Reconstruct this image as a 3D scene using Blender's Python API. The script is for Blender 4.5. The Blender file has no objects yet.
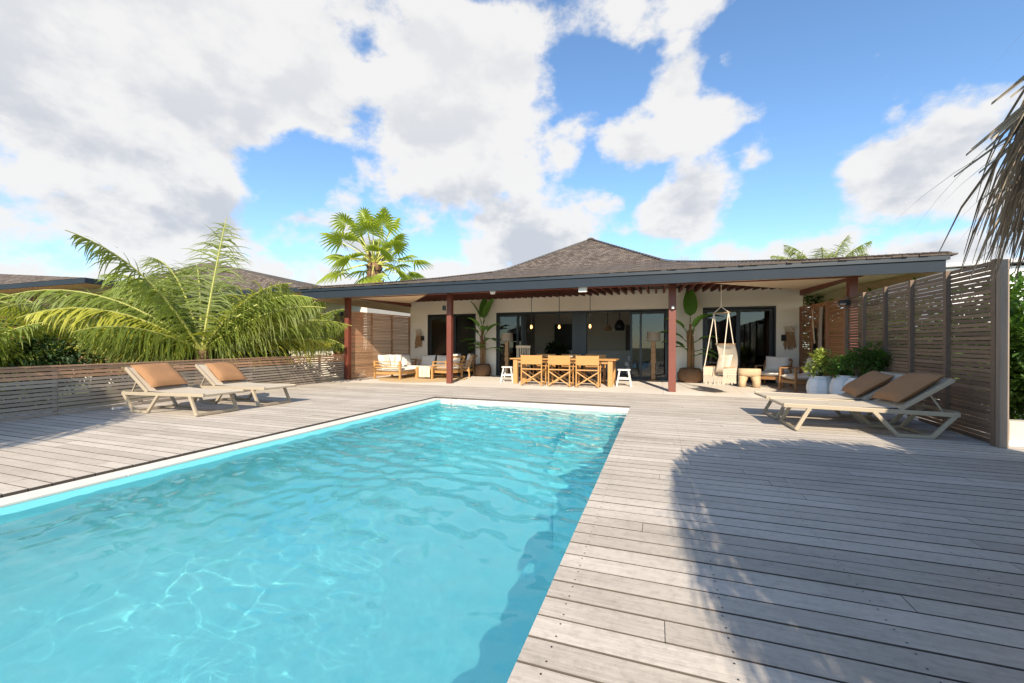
import bpy, math, random
from math import radians as rad, sin, cos, pi
from mathutils import Vector, Matrix, noise
random.seed(7)
SC = bpy.context.scene
COL = SC.collection

# ------------------------------------------------------------------ camera, sky, sun, exposure
F = 416.0; YAW = math.atan2(145, F); ROLL = math.atan2(5.5, 1337); CY = 346.1; CAMZ = 1.1
cd = bpy.data.cameras.new('camera'); cam = bpy.data.objects.new('camera', cd); COL.objects.link(cam)
cd.sensor_width = 36; cd.sensor_fit = 'HORIZONTAL'; cd.lens = F * 36 / 1024
cd.shift_y = (CY - 341.5) / 1024; cd.clip_start = 0.05; cd.clip_end = 2000
cam.matrix_world = Matrix.Translation((0, 0, CAMZ)) @ Matrix.Rotation(YAW, 4, 'Z') @ Matrix.Rotation(pi / 2, 4, 'X') @ Matrix.Rotation(ROLL, 4, 'Z')
SC.camera = cam
SUN_EL = rad(33); SUN_AZ = math.atan2(-0.963, 0.268)          # direction towards the sun in plan
sl = bpy.data.lights.new('sun', 'SUN'); sl.energy = 4.8; sl.cycles.is_caustics_light = True; sl.angle = rad(0.53); sl.color = (1.0, 0.88, 0.71)
sun = bpy.data.objects.new('sun', sl); COL.objects.link(sun)
sv = Vector((cos(SUN_AZ) * cos(SUN_EL), sin(SUN_AZ) * cos(SUN_EL), sin(SUN_EL)))
sun.rotation_euler = (-sv).to_track_quat('-Z', 'Y').to_euler(); sun.location = sv * 50

def nodes(nt):
    nt.nodes.clear()
    def N(t, **kw):
        n = nt.nodes.new(t)
        for k, v in kw.items():
            if hasattr(n, k): setattr(n, k, v)
            else: n.inputs[k].default_value = v
        return n
    def L(a, b): nt.links.new(a, b)
    def M(op, a, b=0.0, clamp=False):
        n = nt.nodes.new('ShaderNodeMath'); n.operation = op; n.use_clamp = clamp
        for i, v in enumerate((a, b)):
            if isinstance(v, (int, float)): n.inputs[i].default_value = v
            else: nt.links.new(v, n.inputs[i])
        return n.outputs[0]
    return N, L, M

def ramp(N, L, fac, stops, interp='LINEAR'):
    r = N('ShaderNodeValToRGB'); r.color_ramp.interpolation = interp
    while len(r.color_ramp.elements) < len(stops): r.color_ramp.elements.new(0.5)
    for e, (p, c) in zip(r.color_ramp.elements, stops):
        e.position = p; e.color = (c[0], c[1], c[2], 1) if not isinstance(c, (int, float)) else (c, c, c, 1)
    L(fac, r.inputs[0]); return r.outputs[0]

def mixc(N, L, fac, a, b, mode='MIX'):
    m = N('ShaderNodeMix', data_type='RGBA', blend_type=mode)
    for s, v in ((0, fac), (6, a), (7, b)):
        if isinstance(v, (int, float)): m.inputs[s].default_value = v
        elif isinstance(v, tuple): m.inputs[s].default_value = (v[0], v[1], v[2], 1)
        else: L(v, m.inputs[s])
    return m.outputs[2]

def build_world():
    w = bpy.data.worlds.new('World'); SC.world = w; w.use_nodes = True
    N, L, M = nodes(w.node_tree)
    sky = N('ShaderNodeTexSky', sky_type='NISHITA'); sky.sun_disc = False
    sky.sun_elevation = SUN_EL; sky.sun_rotation = rad(164.4)
    sky.air_density = 1.0; sky.dust_density = 0.3; sky.ozone_density = 2.2; sky.altitude = 0
    tc = N('ShaderNodeTexCoord'); sep = N('ShaderNodeSeparateXYZ'); L(tc.outputs['Generated'], sep.inputs[0])
    X, Y, Z = sep.outputs
    az = M('MULTIPLY', M('ARCTAN2', X, Y), 57.2958)
    hyp = M('SQRT', M('ADD', M('MULTIPLY', X, X), M('MULTIPLY', Y, Y)))
    el = M('MULTIPLY', M('ARCTAN2', Z, hyp), 57.2958)
    # a cloud layer seen in perspective: stretch towards the horizon
    def fbm(scale, detail, off, rough=0.55, flat=1.0, dist=0.0):
        mp = N('ShaderNodeMapping'); mp.inputs['Location'].default_value = off
        mp.inputs['Scale'].default_value = (1, 1, flat); L(tc.outputs['Generated'], mp.inputs[0])
        n = N('ShaderNodeTexNoise'); n.inputs['Scale'].default_value = scale; n.inputs['Detail'].default_value = detail
        n.inputs['Roughness'].default_value = rough; n.inputs['Distortion'].default_value = dist
        L(mp.outputs[0], n.inputs['Vector']); return n.outputs[0]
    n1 = fbm(4.6, 9, (0.3, 0.1, 0.0), 0.56, 1.6)
    n2 = fbm(4.6, 9, (0.3 + 0.02, 0.1 - 0.03, 0.07), 0.56, 1.6)
    nb = fbm(13, 8, (2.3, 4.1, 0.0), 0.6, 1.3)
    # where the cloud banks stand: (azimuth, elevation, half width, half height, weight)
    banks = [(-60, 30, 32, 19, 1.05), (-58, 12, 26, 7, 0.9), (-86, 24, 24, 24, 1.0), (-29, 31, 13, 14, 1.2), (-22, 33, 11, 9, 0.95), (-36, 18, 7, 5, .6),
             (-23, 17, 7, 5, 0.75), (-3, 38, 12, 3.6, 0.75), (3.6, 29.5, 4.6, 5.2, 1.05), (-2.5, 25, 4.2, 3.2, 0.9), (-12.5, 25, 3.4, 2.6, 0.5), (7.5, 31.5, 3.0, 2.6, .7),
             (3.5, 17.2, 5.5, 4.4, 0.95), (-8, 18.5, 4.5, 2.6, 0.6), (24, 17.2, 7.2, 4.2, 0.95), (29, 14.5, 6, 3, 0.7), (27, 9, 13, 2.2, 0.75),
             (17, 11.5, 6, 2.2, 0.6), (-24, 9, 26, 5.5, 0.7), (-45, 5, 40, 4.5, 0.9), (-17, 12.5, 12, 5, 0.95), (1, 10.5, 10, 3.2, .8), (10.5, 21.5, 1.6, 1.5, .5), (110, 40, 40, 20, .8), (200, 45, 50, 16, .7)]
    gaps = [(-46.5, 20.5, 4.6, 3.3, 1.0), (-38.5, 16.5, 4, 1.8, .35), (-24, 42, 4, 2.5, .8), (-10, 32, 5.0, 3.2, .45), (-1.5, 20.5, 3.5, 1.6, .4)]
    def blob(b):
        a0, e0, wa, we, k = b
        d = M('SQRT', M('ADD', M('POWER', M('ABSOLUTE', M('DIVIDE', M('SUBTRACT', az, a0), wa)), 2.0),
                        M('POWER', M('ABSOLUTE', M('DIVIDE', M('SUBTRACT', el, e0), we)), 2.0)))
        return M('MULTIPLY', M('SUBTRACT', 1.0, M('MULTIPLY', d, 0.62), True), k)
    tot = None
    for b in banks:
        v = blob(b); tot = v if tot is None else M('MAXIMUM', tot, v)
    for b in gaps:
        tot = M('SUBTRACT', tot, M('MULTIPLY', blob(b), 0.9))
    def dens(n):
        return M('ADD', tot, M('ADD', M('MULTIPLY', M('SUBTRACT', n, 0.5), 2.3), M('MULTIPLY', M('SUBTRACT', nb, 0.5), 0.75)))
    d1 = dens(n1)
    sm = N('ShaderNodeMapRange', interpolation_type='SMOOTHSTEP'); L(d1, sm.inputs[0])
    sm.inputs[1].default_value = 0.22; sm.inputs[2].default_value = 0.56
    mask = M('MULTIPLY', sm.outputs[0], 0.97)
    # thick parts of a cloud go grey, rims and the sides to the sun stay white
    thick = N('ShaderNodeMapRange', interpolation_type='SMOOTHSTEP'); L(M('ADD', d1, M('MULTIPLY', M('SUBTRACT', n2, n1), 4.5)), thick.inputs[0])
    thick.inputs[1].default_value = 0.50; thick.inputs[2].default_value = 1.30
    low = N('ShaderNodeMapRange', interpolation_type='SMOOTHSTEP'); L(el, low.inputs[0])
    low.inputs[1].default_value = 36; low.inputs[2].default_value = 12
    th = M('MULTIPLY', thick.outputs[0], M('ADD', 0.35, M('MULTIPLY', low.outputs[0], 0.55)))
    cc = mixc(N, L, th, (5.35, 5.3, 5.25), (3.35, 3.55, 3.95))
    skyc = mixc(N, L, 1.0, sky.outputs[0], (1.12, 1.32, 1.44), 'MULTIPLY')
    fin = mixc(N, L, mask, skyc, cc)
    bg = N('ShaderNodeBackground'); L(fin, bg.inputs[0]); bg.inputs[1].default_value = 0.105
    out = N('ShaderNodeOutputWorld'); L(bg.outputs[0], out.inputs[0])
build_world()
SC.view_settings.view_transform = 'Standard'; SC.view_settings.look = 'None'
SC.view_settings.exposure = 0.72; SC.view_settings.gamma = 1; SC.view_settings.use_curve_mapping = False
SC.render.engine = 'CYCLES'
SC.cycles.max_bounces = 10; SC.cycles.transparent_max_bounces = 24; SC.cycles.caustics_refractive = True

# ------------------------------------------------------------------ materials
MATS = {}
def pmat(name, col, rough=0.6, var=0.12, scale=6.0, stretch=(1, 1, 1), bump=0.0, metal=0.0, spec=0.5, rnd=0.0, stain=0.0, staincol=None, trans=0.0, sub=None):
    """Principled with two octaves of procedural colour variation, optional bump, stains and per-piece variation."""
    m = bpy.data.materials.new(name); m.use_nodes = True
    N, L, M = nodes(m.node_tree)
    tc = N('ShaderNodeTexCoord'); mp = N('ShaderNodeMapping'); L(tc.outputs['Object'], mp.inputs[0])
    mp.inputs['Scale'].default_value = stretch
    n = N('ShaderNodeTexNoise'); n.inputs['Scale'].default_value = scale; n.inputs['Detail'].default_value = 6; n.inputs['Roughness'].default_value = 0.6
    L(mp.outputs[0], n.inputs['Vector'])
    k = M('ADD', 1 - var, M('MULTIPLY', n.outputs[0], 2 * var))
    if rnd:
        at = N('ShaderNodeAttribute'); at.attribute_name = 'rnd'
        k = M('MULTIPLY', k, M('ADD', 1 - rnd, M('MULTIPLY', at.outputs['Fac'], 2 * rnd)))
    cc = N('ShaderNodeCombineColor'); [L(k, cc.inputs[i]) for i in range(3)]
    c = mixc(N, L, 1.0, (col[0], col[1], col[2]), cc.outputs[0], 'MULTIPLY')
    if stain:
        n2 = N('ShaderNodeTexNoise'); n2.inputs['Scale'].default_value = scale * 0.22; n2.inputs['Detail'].default_value = 5
        L(tc.outputs['Object'], n2.inputs['Vector'])
        s = ramp(N, L, n2.outputs[0], [(0.45, 0.0), (0.68, 1.0)])
        c = mixc(N, L, M('MULTIPLY', s, stain), c, staincol or (col[0] * .5, col[1] * .5, col[2] * .5))
    p = N('ShaderNodeBsdfPrincipled'); L(c, p.inputs['Base Color'])
    p.inputs['Roughness'].default_value = rough; p.inputs['Metallic'].default_value = metal
    p.inputs['Specular IOR Level'].default_value = spec
    if bump:
        b = N('ShaderNodeBump'); b.inputs['Strength'].default_value = bump; b.inputs['Distance'].default_value = 0.01
        L(n.outputs[0], b.inputs['Height']); L(b.outputs[0], p.inputs['Normal'])
    out = N('ShaderNodeOutputMaterial')
    if trans:
        t = N('ShaderNodeBsdfTranslucent'); L(c, t.inputs[0]) if sub is None else None
        if sub: t.inputs[0].default_value = (*sub, 1)
        mx = N('ShaderNodeMixShader'); mx.inputs[0].default_value = trans
        L(p.outputs[0], mx.inputs[1]); L(t.outputs[0], mx.inputs[2]); L(mx.outputs[0], out.inputs[0])
    else: L(p.outputs[0], out.inputs[0])
    MATS[name] = m; return m

def deck_mat():
    m = bpy.data.materials.new('weathered_deck_wood'); m.use_nodes = True
    N, L, M = nodes(m.node_tree)
    tc = N('ShaderNodeTexCoord'); at = N('ShaderNodeAttribute'); at.attribute_name = 'rnd'
    off = N('ShaderNodeVectorMath', operation='MULTIPLY_ADD')
    L(tc.outputs['Object'], off.inputs[0]); off.inputs[1].default_value = (1, 1, 1)
    cx = N('ShaderNodeCombineXYZ'); L(M('MULTIPLY', at.outputs['Fac'], 37.0), cx.inputs[0]); L(M('MULTIPLY', at.outputs['Fac'], 11.0), cx.inputs[2]); L(cx.outputs[0], off.inputs[2])
    def nz(scale, st, det=7, rough=.62, vec=off.outputs[0]):
        mp = N('ShaderNodeMapping'); mp.inputs['Scale'].default_value = st; L(vec, mp.inputs[0])
        n = N('ShaderNodeTexNoise'); n.inputs['Scale'].default_value = scale; n.inputs['Detail'].default_value = det; n.inputs['Roughness'].default_value = rough
        L(mp.outputs[0], n.inputs['Vector']); return n.outputs[0]
    grain = nz(9, (0.35, 7, 1)); fine = nz(60, (0.5, 3, 1), 4); blot = nz(1.0, (1, 1.6, 1), 8, .65, tc.outputs['Object']); speck = nz(22, (1, 1, 1), 6, .7, tc.outputs['Object'])
    base = ramp(N, L, at.outputs['Fac'], [(0.0, (.42, .372, .315)), (0.5, (.485, .432, .37)), (1.0, (.545, .49, .425))])
    g = M('ADD', 0.74, M('MULTIPLY', grain, 0.52))
    g = M('MULTIPLY', g, M('ADD', 0.86, M('MULTIPLY', fine, 0.28)))
    b = ramp(N, L, blot, [(0.32, .84), (0.5, 1.0), (0.7, 1.10)])
    g = M('MULTIPLY', g, b)
    s = ramp(N, L, speck, [(0.36, .86), (0.50, 1.0), (.75, 1.05)])
    g = M('MULTIPLY', g, s)
    cc = N('ShaderNodeCombineColor'); [L(g, cc.inputs[i]) for i in range(3)]
    c = mixc(N, L, 1.0, base, cc.outputs[0], 'MULTIPLY')
    p = N('ShaderNodeBsdfPrincipled'); L(c, p.inputs['Base Color']); p.inputs['Roughness'].default_value = 0.78; p.inputs['Specular IOR Level'].default_value = .3
    bp = N('ShaderNodeBump'); bp.inputs['Strength'].default_value = 0.5; bp.inputs['Distance'].default_value = 0.004
    L(M('ADD', grain, M('MULTIPLY', speck, .5)), bp.inputs['Height']); L(bp.outputs[0], p.inputs['Normal'])
    out = N('ShaderNodeOutputMaterial'); L(p.outputs[0], out.inputs[0]); MATS['deck'] = m
deck_mat()

pmat('deck_edge', (.10, .082, .066), .9, .2, 5)
def shingle_mat(name, c1, c2, c3):
    m = bpy.data.materials.new(name); m.use_nodes = True
    N, L, M = nodes(m.node_tree)
    uv = N('ShaderNodeUVMap'); wob = N('ShaderNodeTexNoise'); wob.inputs['Scale'].default_value = 5; L(uv.outputs[0], wob.inputs['Vector'])
    ad = N('ShaderNodeVectorMath', operation='MULTIPLY_ADD'); L(wob.outputs['Color'], ad.inputs[0]); ad.inputs[1].default_value = (.05, .05, 0); L(uv.outputs[0], ad.inputs[2])
    br = N('ShaderNodeTexBrick'); br.offset = .5; L(ad.outputs[0], br.inputs['Vector'])
    br.inputs['Color1'].default_value = (0, 0, 0, 1); br.inputs['Color2'].default_value = (1, 1, 1, 1); br.inputs['Mortar'].default_value = (0, 0, 0, 1)
    br.inputs['Scale'].default_value = 1; br.inputs['Brick Width'].default_value = .15; br.inputs['Row Height'].default_value = .13
    br.inputs['Mortar Size'].default_value = .008; br.inputs['Bias'].default_value = 0
    n = N('ShaderNodeTexNoise'); n.inputs['Scale'].default_value = 1.2; n.inputs['Detail'].default_value = 8; L(uv.outputs[0], n.inputs['Vector'])
    n2 = N('ShaderNodeTexNoise'); n2.inputs['Scale'].default_value = 26; n2.inputs['Detail'].default_value = 5; L(uv.outputs[0], n2.inputs['Vector'])
    f = M('ADD', M('MULTIPLY', br.outputs['Color'], .5), M('MULTIPLY', M('ADD', n.outputs[0], M('MULTIPLY', n2.outputs[0], .8)), .42))
    c = ramp(N, L, f, [(.18, c1), (.5, c2), (.9, c3)])
    c = mixc(N, L, M('MULTIPLY', br.outputs['Fac'], .7), c, tuple(x * .35 for x in c1))
    p = N('ShaderNodeBsdfPrincipled'); L(c, p.inputs['Base Color']); p.inputs['Roughness'].default_value = .9; p.inputs['Specular IOR Level'].default_value = .2
    sepv = N('ShaderNodeSeparateXYZ'); L(ad.outputs[0], sepv.inputs[0])
    saw = M('SUBTRACT', 1.0, M('FRACT', M('DIVIDE', sepv.outputs[1], .13)))
    bp = N('ShaderNodeBump'); bp.inputs['Strength'].default_value = 0.9; bp.inputs['Distance'].default_value = .02
    L(M('ADD', saw, M('MULTIPLY', br.outputs['Color'], .5)), bp.inputs['Height']); L(bp.outputs[0], p.inputs['Normal'])
    out = N('ShaderNodeOutputMaterial'); L(p.outputs[0], out.inputs[0]); MATS[name] = m
shingle_mat('roof_shingles', (.042, .032, .026), (.098, .077, .063), (.19, .152, .124))

def glass_mat(name, tint, gloss=.5):
    m = bpy.data.materials.new(name); m.use_nodes = True
    N, L, M = nodes(m.node_tree)
    t = N('ShaderNodeBsdfTransparent'); t.inputs[0].default_value = (*tint, 1)
    g = N('ShaderNodeBsdfGlossy'); g.inputs['Roughness'].default_value = .02
    fr = N('ShaderNodeFresnel'); fr.inputs[0].default_value = 1.5
    mx = N('ShaderNodeMixShader'); L(M('ADD', M('MULTIPLY', fr.outputs[0], 1.0), gloss * .1), mx.inputs[0]); L(t.outputs[0], mx.inputs[1]); L(g.outputs[0], mx.inputs[2])
    out = N('ShaderNodeOutputMaterial'); L(mx.outputs[0], out.inputs[0]); MATS[name] = m
glass_mat('window_glass', (.32, .34, .34), .15)

def water_mat():
    m = bpy.data.materials.new('pool_water'); m.use_nodes = True
    N, L, M = nodes(m.node_tree)
    tc = N('ShaderNodeTexCoord')
    r = N('ShaderNodeBsdfRefraction'); r.inputs['IOR'].default_value = 1.33; r.inputs['Roughness'].default_value = 0.0; r.inputs[0].default_value = (.90, .985, .985, 1)
    t = N('ShaderNodeBsdfTransparent'); t.inputs[0].default_value = (.90, .985, .985, 1)
    g = N('ShaderNodeBsdfGlossy'); g.inputs['Roughness'].default_value = .03
    mt = N('ShaderNodeMixShader'); mt.inputs[0].default_value = WATER_T; L(r.outputs[0], mt.inputs[1]); L(t.outputs[0], mt.inputs[2])
    fr = N('ShaderNodeLayerWeight'); fr.inputs[0].default_value = .5
    mx = N('ShaderNodeMixShader'); L(M('ADD', .02, M('MULTIPLY', M('POWER', fr.outputs['Facing'], 5.0), .9)), mx.inputs[0]); L(mt.outputs[0], mx.inputs[1]); L(g.outputs[0], mx.inputs[2])
    out = N('ShaderNodeOutputMaterial'); L(mx.outputs[0], out.inputs[0]); MATS['water'] = m
WATER_T = .32
water_mat()

def emit_mat(name, col, s):
    m = bpy.data.materials.new(name); m.use_nodes = True
    N, L, M = nodes(m.node_tree)
    e = N('ShaderNodeEmission'); e.inputs[0].default_value = (*col, 1); e.inputs[1].default_value = s
    out = N('ShaderNodeOutputMaterial'); L(e.outputs[0], out.inputs[0]); MATS[name] = m
emit_mat('bulb_glow', (1.0, .50, .14), 3.2)

pmat('plaster', (.88, .82, .71), .9, .05, 2.5, bump=.15, stain=.15, staincol=(.74, .66, .55))
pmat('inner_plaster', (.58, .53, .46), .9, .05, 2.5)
pmat('terrace_stone', (.66, .60, .52), .75, .07, 3, bump=.15, rnd=.05, stain=.2, staincol=(.50, .45, .38))
pmat('soffit', (.78, .62, .43), .8, .08, 8, (1, 6, 1))
pmat('fascia_paint', (.022, .030, .040), .6, .10, 4, stain=.2, staincol=(.032, .041, .052), spec=.15)
pmat('gutter_paint', (.014, .019, .025), .4, .10, 4)
pmat('red_hardwood', (.145, .036, .020), .5, .25, 7, (6, 6, .8), bump=.2, stain=.25, staincol=(.20, .065, .04))
pmat('rafter_wood', (.10, .026, .016), .6, .2, 7, (6, 1, 6))
pmat('charcoal_metal', (.022, .027, .032), .4, .1, 5)
pmat('slat_grey', (.185, .122, .082), .75, .28, 5, (1.2, 1.2, 12), bump=.2, rnd=.28)
pmat('slat_brown', (.33, .155, .075), .65, .25, 5, (1.2, 1.2, 12), bump=.2, rnd=.25)
pmat('slat_silver', (.37, .305, .24), .8, .25, 5, (1.2, 1.2, 12), bump=.2, rnd=.22)
pmat('slat_tan', (.52, .30, .175), .7, .22, 5, (1.2, 1.2, 12), bump=.2, rnd=.2)
pmat('slat_light', (.47, .28, .16), .7, .2, 5, (1.2, 1.2, 12), bump=.2, rnd=.2)
pmat('slat_post', (.25, .19, .145), .8, .25, 4, (6, 6, .8), bump=.3)
pmat('resin', (.37, .31, .225), .45, .05, 12)
pmat('sling', (.50, .43, .335), .75, .07, 60, bump=.2)
pmat('rust_cushion', (.30, .155, .070), .9, .10, 14, bump=.25)
pmat('white_cushion', (.78, .74, .68), .9, .06, 9, bump=.25)
pmat('teak', (.44, .235, .08), .5, .18, 6, (1, 1, 5), bump=.1)
pmat('orange_teak', (.42, .215, .062), .5, .16, 6, (1, 1, 5), bump=.1)
pmat('dark_teak', (.30, .15, .06), .5, .18, 6, (1, 1, 5), bump=.1)
pmat('white_paint', (.66, .63, .58), .6, .05, 8)
pmat('cream_wood', (.62, .50, .33), .6, .12, 8)
pmat('stump_wood', (.52, .38, .23), .8, .3, 9, bump=.4, stain=.3)
pmat('rope', (.68, .58, .44), .9, .14, 40, bump=.5)
pmat('dried_leaf', (.34, .20, .10), .9, .25, 14)
pmat('jute', (.50, .36, .19), .95, .25, 25, bump=.5)
pmat('basket', (.20, .11, .055), .9, .35, 16, (1, 1, 5), bump=.6)
pmat('shade_fabric', (.52, .43, .33), .9, .06, 20, trans=.3)
pmat('lamp_wood', (.36, .21, .10), .7, .25, 6, (4, 4, 1), bump=.3)
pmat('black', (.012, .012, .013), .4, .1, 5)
pmat('planter_white', (.74, .74, .74), .75, .06, 7, bump=.3)
pmat('coping', (.66, .63, .56), .7, .08, 6, bump=.2, stain=.25, staincol=(.5, .47, .41))
pmat('slot_dark', (.04, .045, .045), .5, .1, 5)
pmat('pool_paint', (.29, .86, .90), .6, .03, 2)
pmat('pool_top', (.74, .76, .74), .6, .04, 2)
pmat('coco_leaf', (.145, .195, .028), .55, .3, 3, rnd=.6, trans=.42, sub=(.48, .50, .05))
pmat('coco_yellow', (.42, .42, .05), .5, .2, 3, rnd=.3, trans=.4, sub=(.42, .40, .05))
pmat('fan_leaf', (.24, .30, .035), .40, .2, 3, rnd=.35, trans=.45, sub=(.62, .72, .05))
pmat('fan_stalk', (.50, .50, .12), .5, .15, 5)
pmat('palm_rib', (.34, .34, .08), .5, .15, 5)
pmat('palm_bark', (.20, .115, .06), .9, .45, 9, (1, 1, 3), bump=.7)
pmat('banana_leaf', (.11, .25, .035), .4, .2, 5, rnd=.25, trans=.25, sub=(.12, .26, .03))
pmat('banana_stem', (.22, .12, .05), .8, .35, 6, (6, 6, 1), bump=.4)
pmat('shrub_leaf', (.06, .13, .018), .5, .3, 4, rnd=.4, trans=.35, sub=(.16, .30, .03))
pmat('lime_leaf', (.32, .38, .07), .5, .2, 4, rnd=.3, trans=.35, sub=(.4, .5, .08))
pmat('dark_leaf', (.028, .06, .014), .6, .3, 4, rnd=.4, trans=.2, sub=(.08, .14, .02))
pmat('stem', (.10, .075, .04), .8, .2, 6)
pmat('thatch', (.44, .37, .29), .95, .3, 10, rnd=.5, bump=.3)
pmat('thatch_pole', (.28, .18, .11), .8, .3, 5, (6, 6, 1), bump=.4)
pmat('interior_floor', (.34, .31, .27), .4, .08, 3)
pmat('kitchen_grey', (.42, .40, .37), .5, .1, 4)
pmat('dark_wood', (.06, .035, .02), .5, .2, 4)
pmat('grass', (.085, .11, .035), .9, .35, 1.2, bump=.5, stain=.5, staincol=(.16, .13, .08))
pmat('sand', (.50, .45, .37), .9, .15, 2, bump=.2)
pmat('villa_wall', (.64, .59, .50), .9, .06, 2)
pmat('red_shutter', (.22, .045, .03), .6, .2, 5, (1, 1, 12))
pmat('teal_fabric', (.03, .16, .22), .9, .1, 8)
pmat('throw_cloth', (.62, .50, .36), .95, .15, 16, bump=.4)
pmat('towel', (.36, .30, .25), .95, .15, 16, bump=.3)
pmat('metal_roof', (.45, .46, .47), .5, .06, 4)

# ------------------------------------------------------------------ mesh helpers
class MB:
    def __init__(s): s.v = []; s.f = []; s.r = []; s.m = []; s.uv = None; s.mi = 0
    def face(s, pts, r=None, m=None):
        b = len(s.v); s.v += [tuple(p) for p in pts]; s.f.append(tuple(range(b, b + len(pts))))
        s.r.append(random.random() if r is None else r); s.m.append(s.mi if m is None else m)
    def grid(s, rows, closed=False, r=None, caps=False):
        b = len(s.v); n = len(rows[0]); r = random.random() if r is None else r
        for row in rows: s.v += [tuple(p) for p in row]
        for i in range(len(rows) - 1):
            for j in range(n if closed else n - 1):
                k = (j + 1) % n
                s.f.append((b + i * n + j, b + i * n + k, b + (i + 1) * n + k, b + (i + 1) * n + j)); s.r.append(r); s.m.append(s.mi)
        if caps:
            s.f.append(tuple(b + j for j in range(n))[::-1]); s.r.append(r); s.m.append(s.mi)
            e = b + (len(rows) - 1) * n
            s.f.append(tuple(e + j for j in range(n))); s.r.append(r); s.m.append(s.mi)
    def box(s, x0, x1, y0, y1, z0, z1, M4=None, r=None):
        P = [Vector((x, y, z)) for x in (x0, x1) for y in (y0, y1) for z in (z0, z1)]
        if M4 is not None: P = [M4 @ p for p in P]
        b = len(s.v); s.v += [tuple(p) for p in P]; r = random.random() if r is None else r
        for q in ((0, 1, 3, 2), (4, 6, 7, 5), (0, 4, 5, 1), (2, 3, 7, 6), (0, 2, 6, 4), (1, 5, 7, 3)):
            s.f.append(tuple(b + i for i in q)); s.r.append(r); s.m.append(s.mi)
    def bar(s, a, b, w, h=None, up=(0, 0, 1), r=None):
        """rectangular bar from a to b, w wide, h along up"""
        a = Vector(a); b = Vector(b); h = h or w; d = b - a; Ln = d.length; d.normalize(); up = Vector(up)
        if abs(d.dot(up)) > .98: up = Vector((0, 1, 0))
        x = d.cross(up).normalized(); y = x.cross(d).normalized()
        M4 = Matrix((x, d, y)).transposed().to_4x4(); M4.translation = a
        s.box(-w / 2, w / 2, 0, Ln, -h / 2, h / 2, M4, r)
    def tube(s, pts, rad_, n=8, r=None, caps=True):
        pts = [Vector(p) for p in pts]; rs = rad_ if isinstance(rad_, (list, tuple)) else [rad_] * len(pts)
        rows = []; ref = Vector((0, 0, 1))
        d0 = (pts[1] - pts[0]).normalized()
        if abs(d0.dot(ref)) > .9: ref = Vector((0, 1, 0))
        x = d0.cross(ref).normalized()
        for i, p in enumerate(pts):
            d = (pts[min(i + 1, len(pts) - 1)] - pts[max(i - 1, 0)]).normalized()
            x = (x - d * x.dot(d)).normalized(); y = d.cross(x)
            rows.append([p + (x * cos(2 * pi * k / n) + y * sin(2 * pi * k / n)) * rs[i] for k in range(n)])
        s.grid(rows, True, r, caps)
    def lathe(s, prof, n=24, c=(0, 0, 0), r=None, wob=0.0, facet=None):
        rows = []
        for i, (R, z) in enumerate(prof):
            rows.append([(c[0] + R * (1 + wob * noise.noise((cos(2 * pi * k / n) * 1.5, sin(2 * pi * k / n) * 1.5, z * 3 + c[0]))) * cos(2 * pi * k / n),
                          c[1] + R * (1 + wob * noise.noise((cos(2 * pi * k / n) * 1.5, sin(2 * pi * k / n) * 1.5, z * 3 + c[0]))) * sin(2 * pi * k / n), c[2] + z) for k in range(n)])
        s.grid(rows, True, r, True)
    def build(s, name, mats, parent=None, smooth=False, bevel=0.0, subsurf=0, loc=None, rz=0):
        me = bpy.data.meshes.new(name); me.from_pydata(s.v, [], s.f)
        if isinstance(mats, str): mats = [mats]
        for m in mats: me.materials.append(MATS[m])
        if len(mats) > 1: me.polygons.foreach_set('material_index', s.m)
        at = me.attributes.new('rnd', 'FLOAT', 'FACE'); at.data.foreach_set('value', s.r)
        if smooth: me.polygons.foreach_set('use_smooth', [True] * len(me.polygons))
        me.update(); o = bpy.data.objects.new(name, me); COL.objects.link(o)
        if parent: o.parent = parent
        if loc: o.location = loc
        if rz: o.rotation_euler.z = rz
        if bevel:
            b = o.modifiers.new('bevel', 'BEVEL'); b.width = bevel; b.segments = 2; b.limit_method = 'ANGLE'
        if subsurf:
            b = o.modifiers.new('subsurf', 'SUBSURF'); b.levels = b.render_levels = subsurf
        return o

def tag(o, label=None, cat=None, group=None, kind=None):
    if label: o['label'] = label
    if cat: o['category'] = cat
    if group: o['group'] = group
    if kind: o['kind'] = kind
    return o
def thing(name, label, cat, loc=(0, 0, 0), rz=0, group=None):
    o = bpy.data.objects.new(name, None); COL.objects.link(o); o.location = loc; o.rotation_euler.z = rz
    o.empty_display_size = .2
    return tag(o, label, cat, group)
def copy_tree(root, loc, rz, label):
    def cp(o, par):
        c = o.copy(); COL.objects.link(c); c.parent = par
        for ch in list(o.children): cp(ch, c)
        return c
    r = cp(root, None); r.location = loc; r.rotation_euler.z = rz; r['label'] = label
    return r
def prism_tri(mb, poly, z0, z1):
    mb.face([(x, y, z1) for x, y in poly]); mb.face([(x, y, z0) for x, y in reversed(poly)])
    for i in range(len(poly)):
        a = poly[i]; b = poly[(i + 1) % len(poly)]
        mb.face([(a[0], a[1], z0), (b[0], b[1], z0), (b[0], b[1], z1), (a[0], a[1], z1)])
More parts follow.
